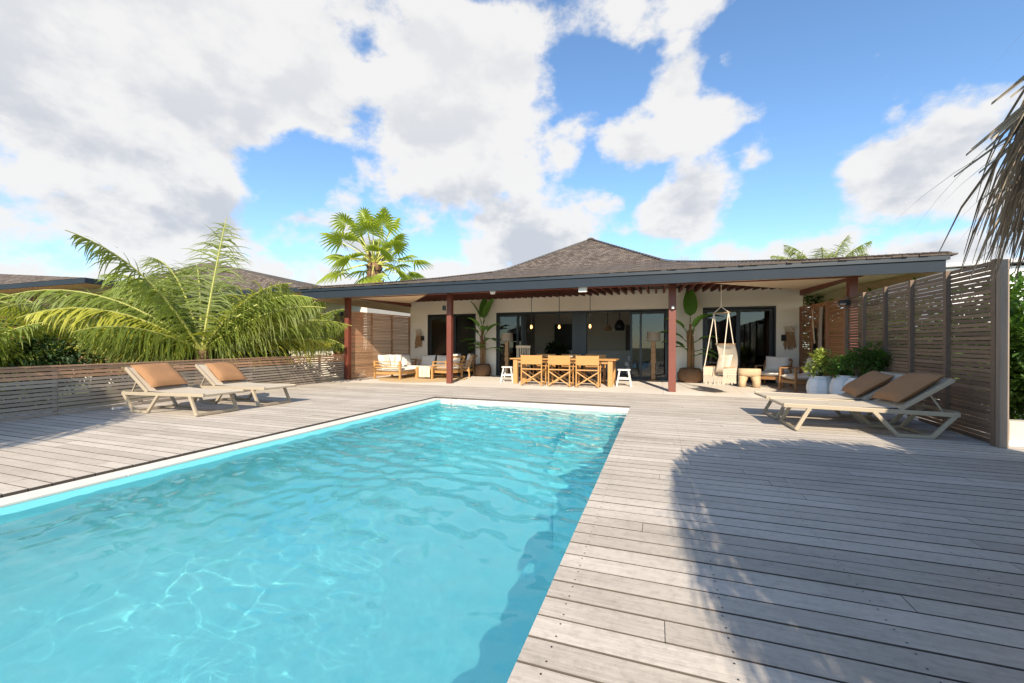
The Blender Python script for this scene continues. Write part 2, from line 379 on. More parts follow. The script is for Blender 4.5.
def pillow(mb, w, h, t, M4, n=12, sag=.0, seed=0):
    """soft cushion, w x h, thickness t, in the local XY plane"""
    for sgn in (1, -1):
        rows = []
        for i in range(n + 1):
            row = []
            for j in range(n + 1):
                u = -1 + 2 * i / n; v = -1 + 2 * j / n
                e = max(0, (1 - u ** 4) * (1 - v ** 4)) ** .5
                pin = 1 - .07 * (u * u) * (1 - v * v) * 0 - .06 * ((1 - u * u) + (1 - v * v)) * max(abs(u), abs(v)) ** 6
                z = sgn * t / 2 * e * (1 + .25 * noise.noise((u * 1.7 + seed, v * 1.7, sgn)))
                row.append(M4 @ Vector((u * w / 2 * pin, v * h / 2 * pin, z)))
            rows.append(row if sgn > 0 else row[::-1])
        mb.grid(rows)

# ------------------------------------------------------------------ the setting: ground, deck, pool
PX0, PX1, PY0, PY1 = -4.52, -0.46, -3.6, 7.86        # pool opening in the deck
def ground():
    m = MB(); S = 400; z = -.42
    m.face([(-S, -S, z), (S, -S, z), (S, PY0 - .3, z), (-S, PY0 - .3, z)])
    m.face([(-S, PY1 + .3, z), (S, PY1 + .3, z), (S, S, z), (-S, S, z)])
    m.face([(-S, PY0 - .3, z), (PX0 - .3, PY0 - .3, z), (PX0 - .3, PY1 + .3, z), (-S, PY1 + .3, z)])
    m.face([(PX1 + .3, PY0 - .3, z), (S, PY0 - .3, z), (S, PY1 + .3, z), (PX1 + .3, PY1 + .3, z)])
    tag(m.build('ground', 'grass'), kind='structure')
ground()
BW = .1345
def deck():
    m = MB(); y = -4.0; rs = random.Random(3)
    def board(x0, x1, y):
        if x1 - x0 < .05: return
        # staggered butt joints
        xs = [x0]; x = x0 - rs.random() * 3.2
        while True:
            x += rs.uniform(2.6, 4.2)
            if x >= x1 - .3: break
            if x > x0 + .3: xs.append(x)
        xs.append(x1)
        for a, b in zip(xs, xs[1:]):
            dz = rs.uniform(-.0012, .0012); r = rs.random(); g = .0045
            A, B, C, D = a + .0015, b - .0015, y + g, y + BW - g; ch = .0012
            P = [(A, C, -.028), (B, C, -.028), (B, C, dz - ch), (B, C + ch, dz), (B, D - ch, dz), (B, D, dz - ch), (B, D, -.028), (A, D, -.028), (A, D, dz - ch), (A, D - ch, dz), (A, C + ch, dz), (A, C, dz - ch)]
            m.face([P[0], P[1], P[2], P[11]], r, 1); m.face([P[11], P[2], P[3], P[10]], r, 1); m.face([P[10], P[3], P[4], P[9]], r)
            m.face([P[9], P[4], P[5], P[8]], r); m.face([P[8], P[5], P[6], P[7]], r)
            m.face([P[1], P[6], P[5], P[4], P[3], P[2]], r, 1); m.face([P[0], P[11], P[10], P[9], P[8], P[7]], r, 1)
    while y < 10.15:
        xr = 8.5 if y < 5.9 else 4.25
        if y > PY1 or y + BW < PY0: board(-9.75, xr, y)
        else:
            board(-9.75, PX0, y); board(PX1, xr, y)
        y += BW
    tag(m.build('deck', ['deck', 'deck_edge']), kind='structure')
    s = MB(); z = -.031; t = -.40
    for x0, x1, y0, y1 in ((-9.75, 4.25, PY1, 14.6), (-9.75, PX0 - .001, PY0, PY1), (PX1 + .001, 4.25, PY0, PY1), (4.251, 8.5, -4, 5.9), (-9.75, 4.25, -4, PY0)):
        s.box(x0, x1, y0, y1, t, z)
    tag(s.build('deck_frame', 'slot_dark'), kind='structure')
deck()
def terrace():
    m = MB(); rs = random.Random(8); y = 10.15 + .03
    y0 = 10.183; xs = [-9.75 + .9 * k for k in range(16)]
    while y0 < 14.45:
        y1 = min(y0 + .9, 14.495)
        for a in xs:
            b = min(a + .9, 4.25)
            if b - a > .05: m.box(a + .002, b - .002, y0 + .002, y1 - .002, -.028, .0)
        y0 += .9
    tag(m.build('terrace', 'terrace_stone'), kind='structure')
    m = MB(); m.box(-9.75, 4.25, 10.152, 10.181, -.028, -.001); tag(m.build('terrace_edge', 'terrace_stone'), kind='structure')
terrace()
def screws():
    m = MB(); y = -4.0; k = 0
    while y + BW * k < 6.2:
        yy = y + BW * k; k += 1
        if yy < 1.0: continue
        x = -.36
        while x < 4.6:
            for d in (.03, BW - .03):
                cx = x + random.uniform(-.004, .004); m.face([(cx + .0042 * cos(j * pi / 4), yy + d + .0042 * sin(j * pi / 4), .0018) for j in range(8)])
            x += .62
    tag(m.build('deck_screws', 'black'), kind='structure')
screws()
WZ = -.085
def pool():
    m = MB(); d = -1.45
    # basin: floor and walls (inner faces only have thickness outwards)
    cx0 = PX0 + .045; cx1 = PX1; y1 = PY1 - .12
    ixl = cx0 + .20
    m.mi = 0
    m.box(ixl - .02, cx1 + .2, PY0, y1 + .02, d - .15, d)                       # floor
    m.box(cx0, ixl, PY0, y1, d, -.035)                                # left wall under the coping
    m.box(cx1 + .001, cx1 + .2, PY0, y1, d, -.41)
    m.box(cx1 + .001, cx1 + .03, PY0, y1, -.41, -.034)
    m.box(cx0, cx1 + .03, y1, PY1, d, -.2)
    m.box(cx0, cx1, PY0 - .2, PY0, d, -.03)
    rows = []
    for k in range(9):
        a = pi / 2 * k / 8; rows.append([(ixl - .001 + .55 * (1 - sin(a)), y, d + .002 + .55 * (1 - cos(a))) for y in (y1, PY0)])
    m.grid(rows, r=.5)
    rows = []
    for k in range(9):
        a = pi / 2 * k / 8; rows.append([(x, y1 + .001 - .45 * (1 - sin(a)), d + .003 + .45 * (1 - cos(a))) for x in (cx1, ixl)])
    m.grid(rows, r=.5)
    # bench along the right wall at the far end, and far steps
    m.box(-1.22, cx1, 5.1, y1 - .002, d, -.5)
    m.box(-2.1, -1.22, 6.9, y1 - .002, d, -.95)
    o = m.build('pool_basin', 'pool_paint'); o.cycles.is_caustics_receiver = True; tag(o, kind='structure')
    c = MB(); yy = PY0
    while yy < PY1 - .05:
        c.box(cx0 + .002, ixl - .001, yy + .002, min(yy + .98, PY1 - .04) - .002, -.034, -.012); yy += .98
    c.box(ixl, -4.05, y1 + .002, PY1 - .02, -.199, -.012)
    c.box(-3.93, cx1 - .004, y1 + .002, PY1 - .02, -.199, -.012)
    c.box(-4.05, -3.93, PY1 - .05, PY1 - .02, -.199, -.02)
    tag(c.build('pool_coping', 'coping', bevel=.004), kind='structure')
    s = MB(); s.box(PX0 + .001, cx0 - .002, PY0, PY1 - .03, -.16, -.045); tag(s.build('overflow_channel', 'slot_dark'), kind='structure')
    # water surface with real ripples
    rs = random.Random(11); W = []
    for k in range(44):
        lam = math.exp(rs.uniform(math.log(.085), math.log(.36))); a = rs.gauss(rad(70), rad(48))
        W.append((cos(a) * 2 * pi / lam, sin(a) * 2 * pi / lam, rs.random() * 6.28, lam * lam * rs.uniform(.010, .020)))
    w = MB(); nx, ny = 230, 680; x0, x1 = ixl + .0005, cx1 - .0005; ya, yb = PY0 + .001, y1 - .0005
    rows = []
    for j in range(ny + 1):
        y = ya + (yb - ya) * j / ny; row = []
        for i in range(nx + 1):
            x = x0 + (x1 - x0) * i / nx
            p = x + .25 * noise.noise((x * .8, y * .8, 0)); q = y + .25 * noise.noise((x * .8, y * .8, 5))
            amp = .35 + 1.15 * max(0, .5 + noise.noise((x * .45, y * .45, 9)))
            h = sum(A * sin(kx * p + ky * q + ph) for kx, ky, ph, A in W)
            row.append((x, y, WZ + h * amp))
        rows.append(row)
    w.grid(rows, r=.5)
    o = w.build('pool_water', 'water', smooth=True); o.cycles.is_caustics_caster = True; tag(o, kind='structure')
pool()

# ------------------------------------------------------------------ the villa
EX0, EX1, EY0, EY1, EZ = -10.45, 5.15, 10.0, 25.2, 2.83
def roof_face(mb, uvs, pts):
    a = Vector(pts[0]); u = (Vector(pts[1]) - a).normalized(); n = u.cross(Vector(pts[-1]) - a).normalized(); v = n.cross(u)
    b = len(mb.v); mb.v += [tuple(p) for p in pts]; mb.f.append(tuple(range(b, b + len(pts)))); mb.r.append(.5); mb.m.append(0)
    uvs.append([((Vector(p) - a).dot(u) + pts[0][0], (Vector(p) - a).dot(v)) for p in pts])
def build_roof(name, faces, mat, parent, thick=.07, layers=None):
    mb = MB(); uvs = []
    for f in faces: roof_face(mb, uvs, f)
    o = mb.build(name, mat, parent)
    uvl = o.data.uv_layers.new(name='UVMap'); i = 0
    for p, us in zip(o.data.polygons, uvs):
        for li, uvv in zip(p.loop_indices, us): uvl.data[li].uv = uvv
    bpy.context.view_layer.objects.active = o
    return o
def hip_ring(r0, z0, r1, z1):
    a = [(r0[0], r0[2], z0), (r0[1], r0[2], z0), (r0[1], r0[3], z0), (r0[0], r0[3], z0)]
    b = [(r1[0], r1[2], z1), (r1[1], r1[2], z1), (r1[1], r1[3], z1), (r1[0], r1[3], z1)]
    return [[a[i], a[(i + 1) % 4], b[(i + 1) % 4], b[i]] for i in range(4)]

villa = thing('villa', 'low beige villa with dark shingled hip roof and slate blue fascia behind the pool', 'house', (-2.6, 14.5, 0))
def vp(o): 
    o.parent = villa; o.matrix_parent_inverse = Matrix.Translation((2.6, -14.5, 0)); return o
WY = 14.5; WT = .22
def villa_build():
    I1 = (-5.87, .55, 14.58, 20.9); zi = 3.88
    E = (EX0, EX1, EY0, EY1)
    # softly curving skirt: two rings, then the pyramid
    def lerp(t): return tuple(E[k] + (I1[k] - E[k]) * t for k in range(4))
    rings = [(0, EZ + .03), (.33, EZ + .30), (.66, EZ + .64), (.88, EZ + .90), (1.0, zi)]
    fs = []
    for (t0, z0), (t1, z1) in zip(rings, rings[1:]): fs += hip_ring(lerp(t0), z0, lerp(t1), z1)
    ap = (-2.66, 17.7, 5.62)
    mid = tuple(I1[k] + ((ap[0], ap[0], ap[1], ap[1])[k] - I1[k]) * .12 for k in range(4)); fs += hip_ring(I1, zi, mid, zi + .15)
    mid2 = tuple(I1[k] + ((ap[0], ap[0], ap[1], ap[1])[k] - I1[k]) * .99 for k in range(4)); fs += hip_ring(mid, zi + .15, mid2, 5.62)
    c = [(mid2[0], mid2[2], 5.62), (mid2[1], mid2[2], 5.62), (mid2[1], mid2[3], 5.62), (mid2[0], mid2[3], 5.62)]; fs.append(c)
    vp(build_roof('roof', fs, 'roof_shingles', None))
    # ragged shingle butts standing along the eaves
    m = MB(); x = EX0 - .04; rs = random.Random(5)
    while x < EX1 + .03:
        w = rs.uniform(.09, .17); h = rs.uniform(.026, .04); d = rs.uniform(.02, .06)
        m.box(x, x + w - .006, EY0 - d, EY0 + .16, EZ + .002, EZ + h); x += w
    for X in (EX0, EX1):
        y = EY0
        while y < EY1:
            w = rs.uniform(.09, .17); d = rs.uniform(.02, .06)
            m.box(X - d if X < 0 else X - .16, X + .16 if X < 0 else X + d, y, y + w - .006, EZ + .002, EZ + rs.uniform(.028, .05)); y += w
    vp(m.build('eave_shingles', 'roof_shingles'))
    m = MB()      # hip and break caps
    hips = [((EX0, EY0), (I1[0], I1[2])), ((EX1, EY0), (I1[1], I1[2]))]
    for (a, b) in hips:
        for k in range(56):
            t = k / 56; rr = rings
            def hz(t):
                for (t0, z0), (t1, z1) in zip(rr, rr[1:]):
                    if t <= t1: return z0 + (z1 - z0) * (t - t0) / (t1 - t0)
                return zi
            p = Vector((a[0] + (b[0] - a[0]) * t, a[1] + (b[1] - a[1]) * t, hz(t) + .02)); q = Vector((a[0] + (b[0] - a[0]) * (t + .022), a[1] + (b[1] - a[1]) * (t + .022), hz(min(1, t + .022)) + .028))
            m.bar(p, q, .16, .025)
    for cx, cy in ((I1[0], I1[2]), (I1[1], I1[2])):
        for k in range(30):
            def hp(t):
                f = .12 * t / .15 if t < .15 else .12 + .87 * (t - .15) / .85
                z = zi + .15 * f / .12 if f < .12 else zi + .15 + (5.62 - zi - .15) * (f - .12) / .87
                return Vector((cx + (ap[0] - cx) * f, cy + (ap[1] - cy) * f, z))
            t = k / 30; p = hp(t); q = hp(min(1, t + .037))
            m.bar(p + Vector((0, 0, .02)), q + Vector((0, 0, .03)), .15, .022)
    m.lathe([(.16, 0), (.15, .05), (.06, .09), (.0, .1)], 10, (ap[0], ap[1], ap[2] - .02))
    vp(m.build('hip_caps', 'roof_shingles'))
    # fascia (slate) with a darker gutter board on top, slightly proud
    m = MB(); y0 = EY0 + .02
    m.box(EX0 + .05, EX1 - .05, y0, y0 + .035, 2.53, 2.745); m.box(EX0 + .05, EX0 + .085, y0 + .036, EY1 - .05, 2.53, 2.745); m.box(EX1 - .085, EX1 - .05, y0 + .036, EY1 - .05, 2.53, 2.745)
    vp(m.build('fascia', 'fascia_paint'))
    m = MB(); m.box(EX0 + .0, EX1, y0 - .03, y0 + .06, 2.748, EZ); m.box(EX0, EX0 + .09, y0 + .062, EY1, 2.748, EZ); m.box(EX1 - .09, EX1, y0 + .062, EY1, 2.748, EZ)
    vp(m.build('gutter', 'gutter_paint'))
    m = MB(); m.box(EX0 + .088, EX0 + .10, EY0 + .06, EY1 - .06, 2.53, 2.86); vp(m.build('fascia_lining', 'soffit')); m = MB(); m.box(EX1 - .10, EX1 - .088, EY0 + .06, EY1 - .06, 2.53, 2.86); vp(m.build('fascia_lining', 'soffit'))
    # posts, beams
    bx = MB()
    bx.box(-9.55, 4.15, 10.83, 10.99, 2.62, 2.80); vp(bx.build('front_beam', 'red_hardwood', bevel=.004))
    bx = MB(); bx.bar((-9.42, 10.99, 2.73), (-9.42, WY, 2.73), .12, .16); vp(bx.build('side_beam', 'red_hardwood'))
    bx = MB(); bx.bar((4.06, 10.99, 2.71), (4.06, WY, 2.73), .12, .18); vp(bx.build('side_beam', 'red_hardwood'))
    for px_, w in ((-9.4, .15), (-5.73, .15), (.35, .17), (3.98, .16)):
        p = MB(); p.box(px_ - w / 2, px_ + w / 2, 10.91 - w / 2, 10.91 + w / 2, .001, 2.618); vp(p.build('post', 'red_hardwood', bevel=.008))
    # soffit and rafters: rafters fill the trapezoid in front of the wall, boards close the hipped corners
    HL0, HL1 = (-5.9, 10.15), (-9.36, 14.48); HR0, HR1 = (.45, 10.15), (4.02, 14.48)
    zc = 2.80
    s = MB()
    def sof(poly, zs): s.face([(x, y, z) for (x, y), z in zip(poly, zs)])
    ze = 2.60
    sof([(EX0 + .09, 10.06), HL0, HL1, (EX0 + .09, 14.48)], [ze, ze, zc, zc]); sof([(EX0 + .09, 14.48), (-9.36, 14.48), (-9.36, EY1), (EX0 + .09, EY1)], [zc] * 4)
    sof([HR0, (EX1 - .09, 10.06), (EX1 - .09, 14.48), HR1], [ze, ze, zc, zc]); sof([(4.05, 14.48), (EX1 - .09, 14.48), (EX1 - .09, EY1), (4.05, EY1)], [zc] * 4)
    sof([(EX0 + .09, 10.04), (EX1 - .09, 10.04), HR0, HL0], [ze] * 4)
    vp(s.build('soffit', 'soffit'))
    s = MB(); s.face([(HL0[0], HL0[1], 2.76), (HR0[0], HR0[1], 2.76), (HR1[0], HR1[1], 3.02), (HL1[0], HL1[1], 3.02)]); vp(s.build('ceiling_boards', 'dark_wood'))
    rf = []
    X = -9.2
    while X < 3.95:
        if X < HL0[0]: t = (X - HL0[0]) / (HL1[0] - HL0[0])
        elif X > HR0[0]: t = (X - HR0[0]) / (HR1[0] - HR0[0])
        else: t = 0
        ys = 10.15 + t * 4.33
        if ys < 14.2:
            r = MB(); tt = (ys - 10.15) / 4.33
            r.bar((X, ys, 2.67 + .24 * tt), (X, 14.47, 2.915), .055, .14); r = vp(r.build('rafter', 'rafter_wood')); rf.append(r)
        X += .235
    for a, b in ((HL0, HL1), (HR0, HR1)):
        r = MB(); r.bar((a[0], a[1], 2.68), (b[0], b[1], 2.9), .06, .17); vp(r.build('hip_rafter', 'rafter_wood'))
    # front wall with three openings
    D = [(-8.6, -6.52, 2.33), (-5.68, .38, 2.34), (1.37, 3.39, 2.35)]
    wl = MB(); x = -9.4
    for a, b, h in D:
        wl.box(x, a, WY, WY + WT, -.03, 3.0); wl.box(a, b, WY, WY + WT, h, 3.0); x = b
    wl.box(x, 4.08, WY, WY + WT, -.03, 3.0)
    vp(wl.build('wall', 'plaster'))
    wl = MB(); wl.box(-9.4, -9.18, WY + WT, 21, -.03, 3.0); wl.box(3.86, 4.08, WY + WT, 21, -.03, 3.0); wl.box(-9.4, 4.08, 21, 21.2, -.03, 3.0)
    vp(wl.build('outer_wall', 'plaster'))
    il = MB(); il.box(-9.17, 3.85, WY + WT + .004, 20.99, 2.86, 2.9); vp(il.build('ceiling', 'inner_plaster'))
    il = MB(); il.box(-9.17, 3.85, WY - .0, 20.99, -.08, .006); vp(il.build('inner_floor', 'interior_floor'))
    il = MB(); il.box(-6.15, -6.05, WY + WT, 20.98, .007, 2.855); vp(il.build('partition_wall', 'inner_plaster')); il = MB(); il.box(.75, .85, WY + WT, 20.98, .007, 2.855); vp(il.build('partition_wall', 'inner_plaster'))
    # sliding doors: each a frame of uprights and rails with its pane
    def slider(x0, x1, h, y, pane=True, fw=.07):
        f = MB(); z0 = .012
        f.box(x0, x0 + fw, y, y + .045, z0, h - .01); f.box(x1 - fw, x1, y, y + .045, z0, h - .01)
        f.box(x0 + fw, x1 - fw, y, y + .045, z0, z0 + .09); f.box(x0 + fw, x1 - fw, y, y + .045, h - .09, h - .01)
        o = vp(f.build('sliding_door', 'charcoal_metal', bevel=.003))
        if pane:
            g = MB(); g.box(x0 + fw, x1 - fw, y + .016, y + .024, z0 + .09, h - .09)
            g = g.build('glass_pane', 'window_glass'); g.parent = o
        h_ = MB(); h_.box(x1 - fw + .02, x1 - fw + .04, y - .03, y - .002, .95, 1.25); h_ = h_.build('handle', 'black'); h_.parent = o
    def jambs(x0, x1, h):
        f = MB(); f.box(x0, x0 + .05, WY - .015, WY + .2, .008, h); f.box(x1 - .05, x1, WY - .015, WY + .2, .008, h); f.box(x0 + .05, x1 - .05, WY - .015, WY + .2, h - .055, h)
        vp(f.build('door_frame', 'charcoal_metal'))
    for a, b, h in D: jambs(a, b, h)
    slider(-8.54, -7.5, 2.27, WY + .02, fw=.1); slider(-7.75, -7.0, 2.27, WY + .08, pane=False, fw=.06) if False else None
    f = MB(); f.box(-7.49, -7.38, WY + .03, WY + .12, .01, 2.27); vp(f.build('door_post', 'charcoal_metal'))
    slider(-5.62, -4.82, 2.28, WY + .02); 
    for k in range(3): slider(-5.45 + .012 * k, -4.66 + .04 * k, 2.28, WY + .07 + .05 * k, pane=(k == 0))
    slider(-.55, .32, 2.28, WY + .02)
    for k in range(3): slider(-.86 + .08 * k, .2, 2.28, WY + .07 + .05 * k, pane=(k == 0))
    slider(1.43, 2.42, 2.29, WY + .02, fw=.09); slider(2.36, 3.33, 2.29, WY + .075, fw=.09)
    f = MB(); f.box(-2.82, -2.32, WY + .02, WY + .2, .01, 2.28); vp(f.build('door_column', 'charcoal_metal'))
    # rooms behind: kitchen, dark cupboard, inner openings seen through the doors
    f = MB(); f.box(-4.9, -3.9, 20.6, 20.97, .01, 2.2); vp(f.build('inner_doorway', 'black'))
villa_build()

def simple_top(name, label, cat, mb, mat, group=None, **kw):
    return tag(mb.build(name, mat, **kw), label, cat, group)

# ------------------------------------------------------------------ fences and screens
def slat_fence(name, label, A, B, z0, ztA, ztB, pitch, sh, posts, mats, topn=0, cap=None, group=None, postmat=None, double=False, postw=.07, postd=.05):
    A = Vector((*A, 0)); B = Vector((*B, 0)); d = B - A; Ln = d.length; d.normalize(); n = Vector((-d.y, d.x, 0))
    root = thing(name, label, 'fence', tuple(A), math.atan2(d.y, d.x), group)
    segs = sorted(set([0] + posts + [Ln]))
    lower = MB(); upper = MB(); rs = random.Random(len(name) + int(Ln * 10))
    steps = int((ztA - z0) / pitch)
    for (a, b) in zip(segs, segs[1:]):
        for k in range(steps):
            t0, t1 = a / Ln, b / Ln
            za = z0 + (ztA - z0) * (k + .5) / steps; zb = z0 + (ztB - z0) * (k + .5) / steps
            p = Vector((a + .002, rs.uniform(-.002, .002), za + (zb - za) * t0 + rs.uniform(-.003, .003)))
            q = Vector((b - .002, rs.uniform(-.002, .002), za + (zb - za) * t1 + rs.uniform(-.003, .003)))
            (upper if k >= steps - topn else lower).bar(p, q, .024, sh, r=rs.random())
    lower.build('slat_panel', mats[0], root)
    if topn: upper.build('top_slats', mats[1], root)
    for x in segs:
        p = MB(); zt = ztA + (ztB - ztA) * x / Ln
        p.box(x - postw / 2, x + postw / 2, .012, .012 + postd, z0 - .3 if z0 < .1 else 0, zt); p.build('post', postmat or mats[0], root)
    if cap:
        c = MB(); c.bar((0, .01, ztA + .012), (Ln, .01, ztB + .012), .07, .024); c.build('cap_rail', cap, root)
    return root
# right: tall, greying towards the camera, red-brown under the roof
slat_fence('slat_screen', 'tall weathered grey slat screen standing beside the right loungers', (3.63, 6.2), (3.91, 10.9), .0, 2.1, 2.2, .053, .043,
           [.95, 1.9, 2.8, 3.75], ['slat_grey'], group='slatted timber screens', postmat='slat_grey')
slat_fence('slat_screen', 'brown slat screen under the roof at the veranda\'s right end', (3.93, 11.0), (4.05, 14.45), .0, 2.2, 2.3, .053, .046,
           [1.15, 2.3], ['slat_brown'], group='slatted timber screens', postmat='slat_brown')
slat_fence('slat_screen', 'brown slat screen closing the veranda behind the white sofa', (-9.42, 11.0), (-9.38, 14.45), .0, 2.22, 2.28, .053, .047,
           [1.15, 2.3], ['slat_light'], group='slatted timber screens', postmat='slat_tan')
slat_fence('low_slat_fence', 'low grey slat fence with tan top boards behind the left loungers', (-8.45, .2), (-9.5, 10.85), .0, .72, .80, .058, .046,
           [1.2 * k for k in range(1, 9)], ['slat_silver', 'slat_tan'], topn=3, cap='slat_light', postmat='slat_silver', postw=.05)
e = MB(); e.box(3.57, 3.65, 6.10, 6.165, 0, 2.08); simple_top('screen_end_post', 'thick pale end post of the tall grey screen', 'post', e, 'slat_post', bevel=.006)
# unseen slat wall, added beyond the frame to shade the right loungers
e = MB()
for k in range(46): e.box(3.66, 3.69, -3.5, 5.55, .02 + k * .058, .02 + k * .058 + .056)
for k in range(6): e.box(3.7, 3.78, -3.5 + k * 1.8, -3.42 + k * 1.8, 0, 2.7)
simple_top('shadow_wall', 'unseen closed timber wall past the right edge, added to cast shadow on the deck', 'fence', e, 'slat_grey')
# lower white wall beyond the end post, and the kerb along the screen
e = MB(); e.box(3.78, 7.0, 6.32, 6.5, -.3, .27); simple_top('garden_wall', 'low pale garden wall under the shrub at the right edge', 'wall', e, 'sand', bevel=.01)
e = MB(); e.box(3.72, 3.86, 6.25, 10.8, -.3, .05); simple_top('kerb', 'pale kerb showing below the tall grey screen', 'kerb', e, 'planter_white')
e = MB(); e.box(4.3, 14, 6.6, 30, -.4, -.1); tag(e.build('garden_path', 'sand'), kind='structure')
# neighbour's brown slat screen among the palms
slat_fence('slat_screen', 'neighbour\'s brown slat screen glimpsed under the coconut fronds', (-16.6, 7.6), (-11.4, 9.3), .2, 1.25, 1.25, .07, .05, [1.7, 3.4], ['slat_tan'], group='slatted timber screens')

# ------------------------------------------------------------------ neighbouring villas
def neighbour(label, E, ridge, ez, rz_, wall, shutters, wz=3.2):
    root = thing('neighbour_villa', label, 'house', ((E[0] + E[1]) / 2, E[2], 0)); ox, oy = (E[0] + E[1]) / 2, E[2]
    def P(mb, name, mat):
        o = mb.build(name, mat); o.parent = root; o.matrix_parent_inverse = Matrix.Translation((-ox, -oy, 0)); return o
    a = [(E[0], E[2], ez), (E[1], E[2], ez), (E[1], E[3], ez), (E[0], E[3], ez)]; r0 = (ridge[0], ridge[2], rz_); r1 = (ridge[1], ridge[2], rz_)
    o = build_roof('roof', [[a[0], a[1], r1, r0], [a[1], a[2], r1], [a[2], a[3], r0, r1], [a[3], a[0], r0]], 'roof_shingles', None)
    o.parent = root; o.matrix_parent_inverse = Matrix.Translation((-ox, -oy, 0))
    m = MB(); m.box(E[0], E[1], E[2], E[2] + .05, ez - .18, ez - .01); m.box(E[1] - .05, E[1], E[2] + .051, E[3], ez - .18, ez - .01); P(m, 'fascia', 'fascia_paint')
    m = MB(); m.face([(E[0], E[2] + .05, ez - .1), (E[1] - .05, E[2] + .05, ez - .1), (E[1] - .05, E[3], ez - .1), (E[0], E[3], ez - .1)]); P(m, 'soffit', 'soffit')
    m = MB(); m.box(*wall, -.4, wz); P(m, 'wall', 'villa_wall')
    for x0, x1, z0, z1 in shutters:
        m = MB(); z = z0
        while z < z1: m.box(x0, x1, wall[2] - .05, wall[2] - .002, z, z + .05); z += .07
        P(m, 'shutter', 'red_shutter')
    return root
neighbour('neighbouring villa beyond the left eave with pale wall and hipped roof', (-29, -12.9, 12.5, 21), (-22, -21.2, 14.8), 3.35, 5.25, (-28, -12.7, 16, 20.5),
          [(-14.6, -12.9, .6, 2.6)], 3.24)
neighbour('neighbouring villa with red shuttered walls at the far left', (-40, -17.8, 8.3, 12.2), (-34, -31.0, 10.2), 3.3, 4.5, (-39, -18.6, 9.6, 12), [(-36, -18.7, .4, 3.0)], 3.19)
m = MB(); m.box(9.6, 16, 19, 26, -.4, 3.9); w = thing('white_outbuilding', 'white outbuilding with grey metal roof behind the right screen', 'building', (12, 19, 0))
o = m.build('wall', 'planter_white'); o.parent = w; o.matrix_parent_inverse = Matrix.Translation((-12, -19, 0))
m = MB(); m.bar((9.2, 22.5, 3.98), (16.4, 22.5, 4.25), 7.6, .12); o = m.build('roof', 'metal_roof'); o.parent = w; o.matrix_parent_inverse = Matrix.Translation((-12, -19, 0))

# ------------------------------------------------------------------ palms
def frond(mb, rib, base, az, el, Ln, droop, n=44, lw=.033, ll=.98, hang=1.2, rs=random, roll=0.0):
    """pinnate frond: arching rib and two rows of long narrow leaflets"""
    d = Vector((cos(az) * cos(el), sin(az) * cos(el), sin(el))); p = Vector(base); pts = [p.copy()]; dirs = [d.copy()]
    st = Ln / n
    for i in range(n):
        d = (d + Vector((0, 0, -droop * st * (0.35 + 1.3 * i / n)))).normalized(); p = p + d * st; pts.append(p.copy()); dirs.append(d.copy())
    rib.tube(pts[::3] + [pts[-1]], [.028 * (1 - .85 * k / (len(pts[::3]))) + .004 for k in range(len(pts[::3]) + 1)], 5)
    side0 = Vector((-sin(az), cos(az), 0)); fr = rs.random()
    side0 = (Matrix.Rotation(roll, 3, Vector((cos(az), sin(az), 0))) @ side0)
    for i in range(3, n):
        t = i / n; L_ = ll * (math.sin(pi * min(1, .12 + .93 * t)) ** .55) * rs.uniform(.85, 1.1)
        if L_ < .05: continue
        for s in (1, -1):
            for sub in (0, .5):
                q = pts[i] + (pts[i + 1] - pts[i]) * sub; dd = dirs[i]
                side = (side0 * s - dd * (side0 * s).dot(dd)).normalized(); up = dd.cross(side) * s
                ld = (side * 1.0 + dd * (.55 + .5 * t) + up * .15 + Vector((rs.gauss(0, .2), rs.gauss(0, .2), rs.gauss(0, .2)))).normalized()
                a = q; W = dd * lw * .5; pr = None; r = min(1, max(0, fr * .5 + rs.random() * .5)); rows = []
                g = hang * rs.uniform(.35, 1.5)
                for k in range(5):
                    w = (1, .95, .8, .5, .06)[k]
                    rows.append((a - W * w, a + W * w))
                    ld = (ld + Vector((0, 0, -g * .42))).normalized(); a = a + ld * (L_ / 4)
                mb.grid(rows, r=r)
def bark_trunk(pts, r0, r1):
    m = MB(); n = 14; N_ = len(pts) * 9; P = []; R = []
    for i in range(N_ + 1):
        t = i / N_ * (len(pts) - 1); k = min(int(t), len(pts) - 2); f = t - k
        P.append(Vector(pts[k]).lerp(Vector(pts[k + 1]), f)); R.append((r0 + (r1 - r0) * i / N_) * (1.0 if i % 2 else 1.12))
    m.tube(P, R, n); return m
def coco(label, base, crown, fr, seed, group='coconut palms around the villa', yellow=()):
    rs = random.Random(seed)
    root = thing('coconut_palm', label, 'palm tree', base, 0, group)
    b = Vector(base)
    tr = bark_trunk([(0, 0, 0), tuple((Vector(crown) - b) * .5 + Vector((.05, 0, 0))), tuple(Vector(crown) - b)], .17, .12); tr.build('trunk', 'palm_bark', root)
    lf = MB(); rb = MB(); yl = MB()
    for k, (az, el, Ln, dr, *ex) in enumerate(fr):
        kw = dict(roll=ex[0] if ex else rs.uniform(-.4, .4))
        frond(yl if k in yellow else lf, rb, Vector(crown) - b, rad(az), rad(el), Ln, dr, rs=rs, **kw)
    lf.build('crown', 'coco_leaf', root)
    if yl.f: yl.build('yellow_fronds', 'coco_yellow', root)
    rb.build('frond_ribs', 'palm_rib', root)
    return root
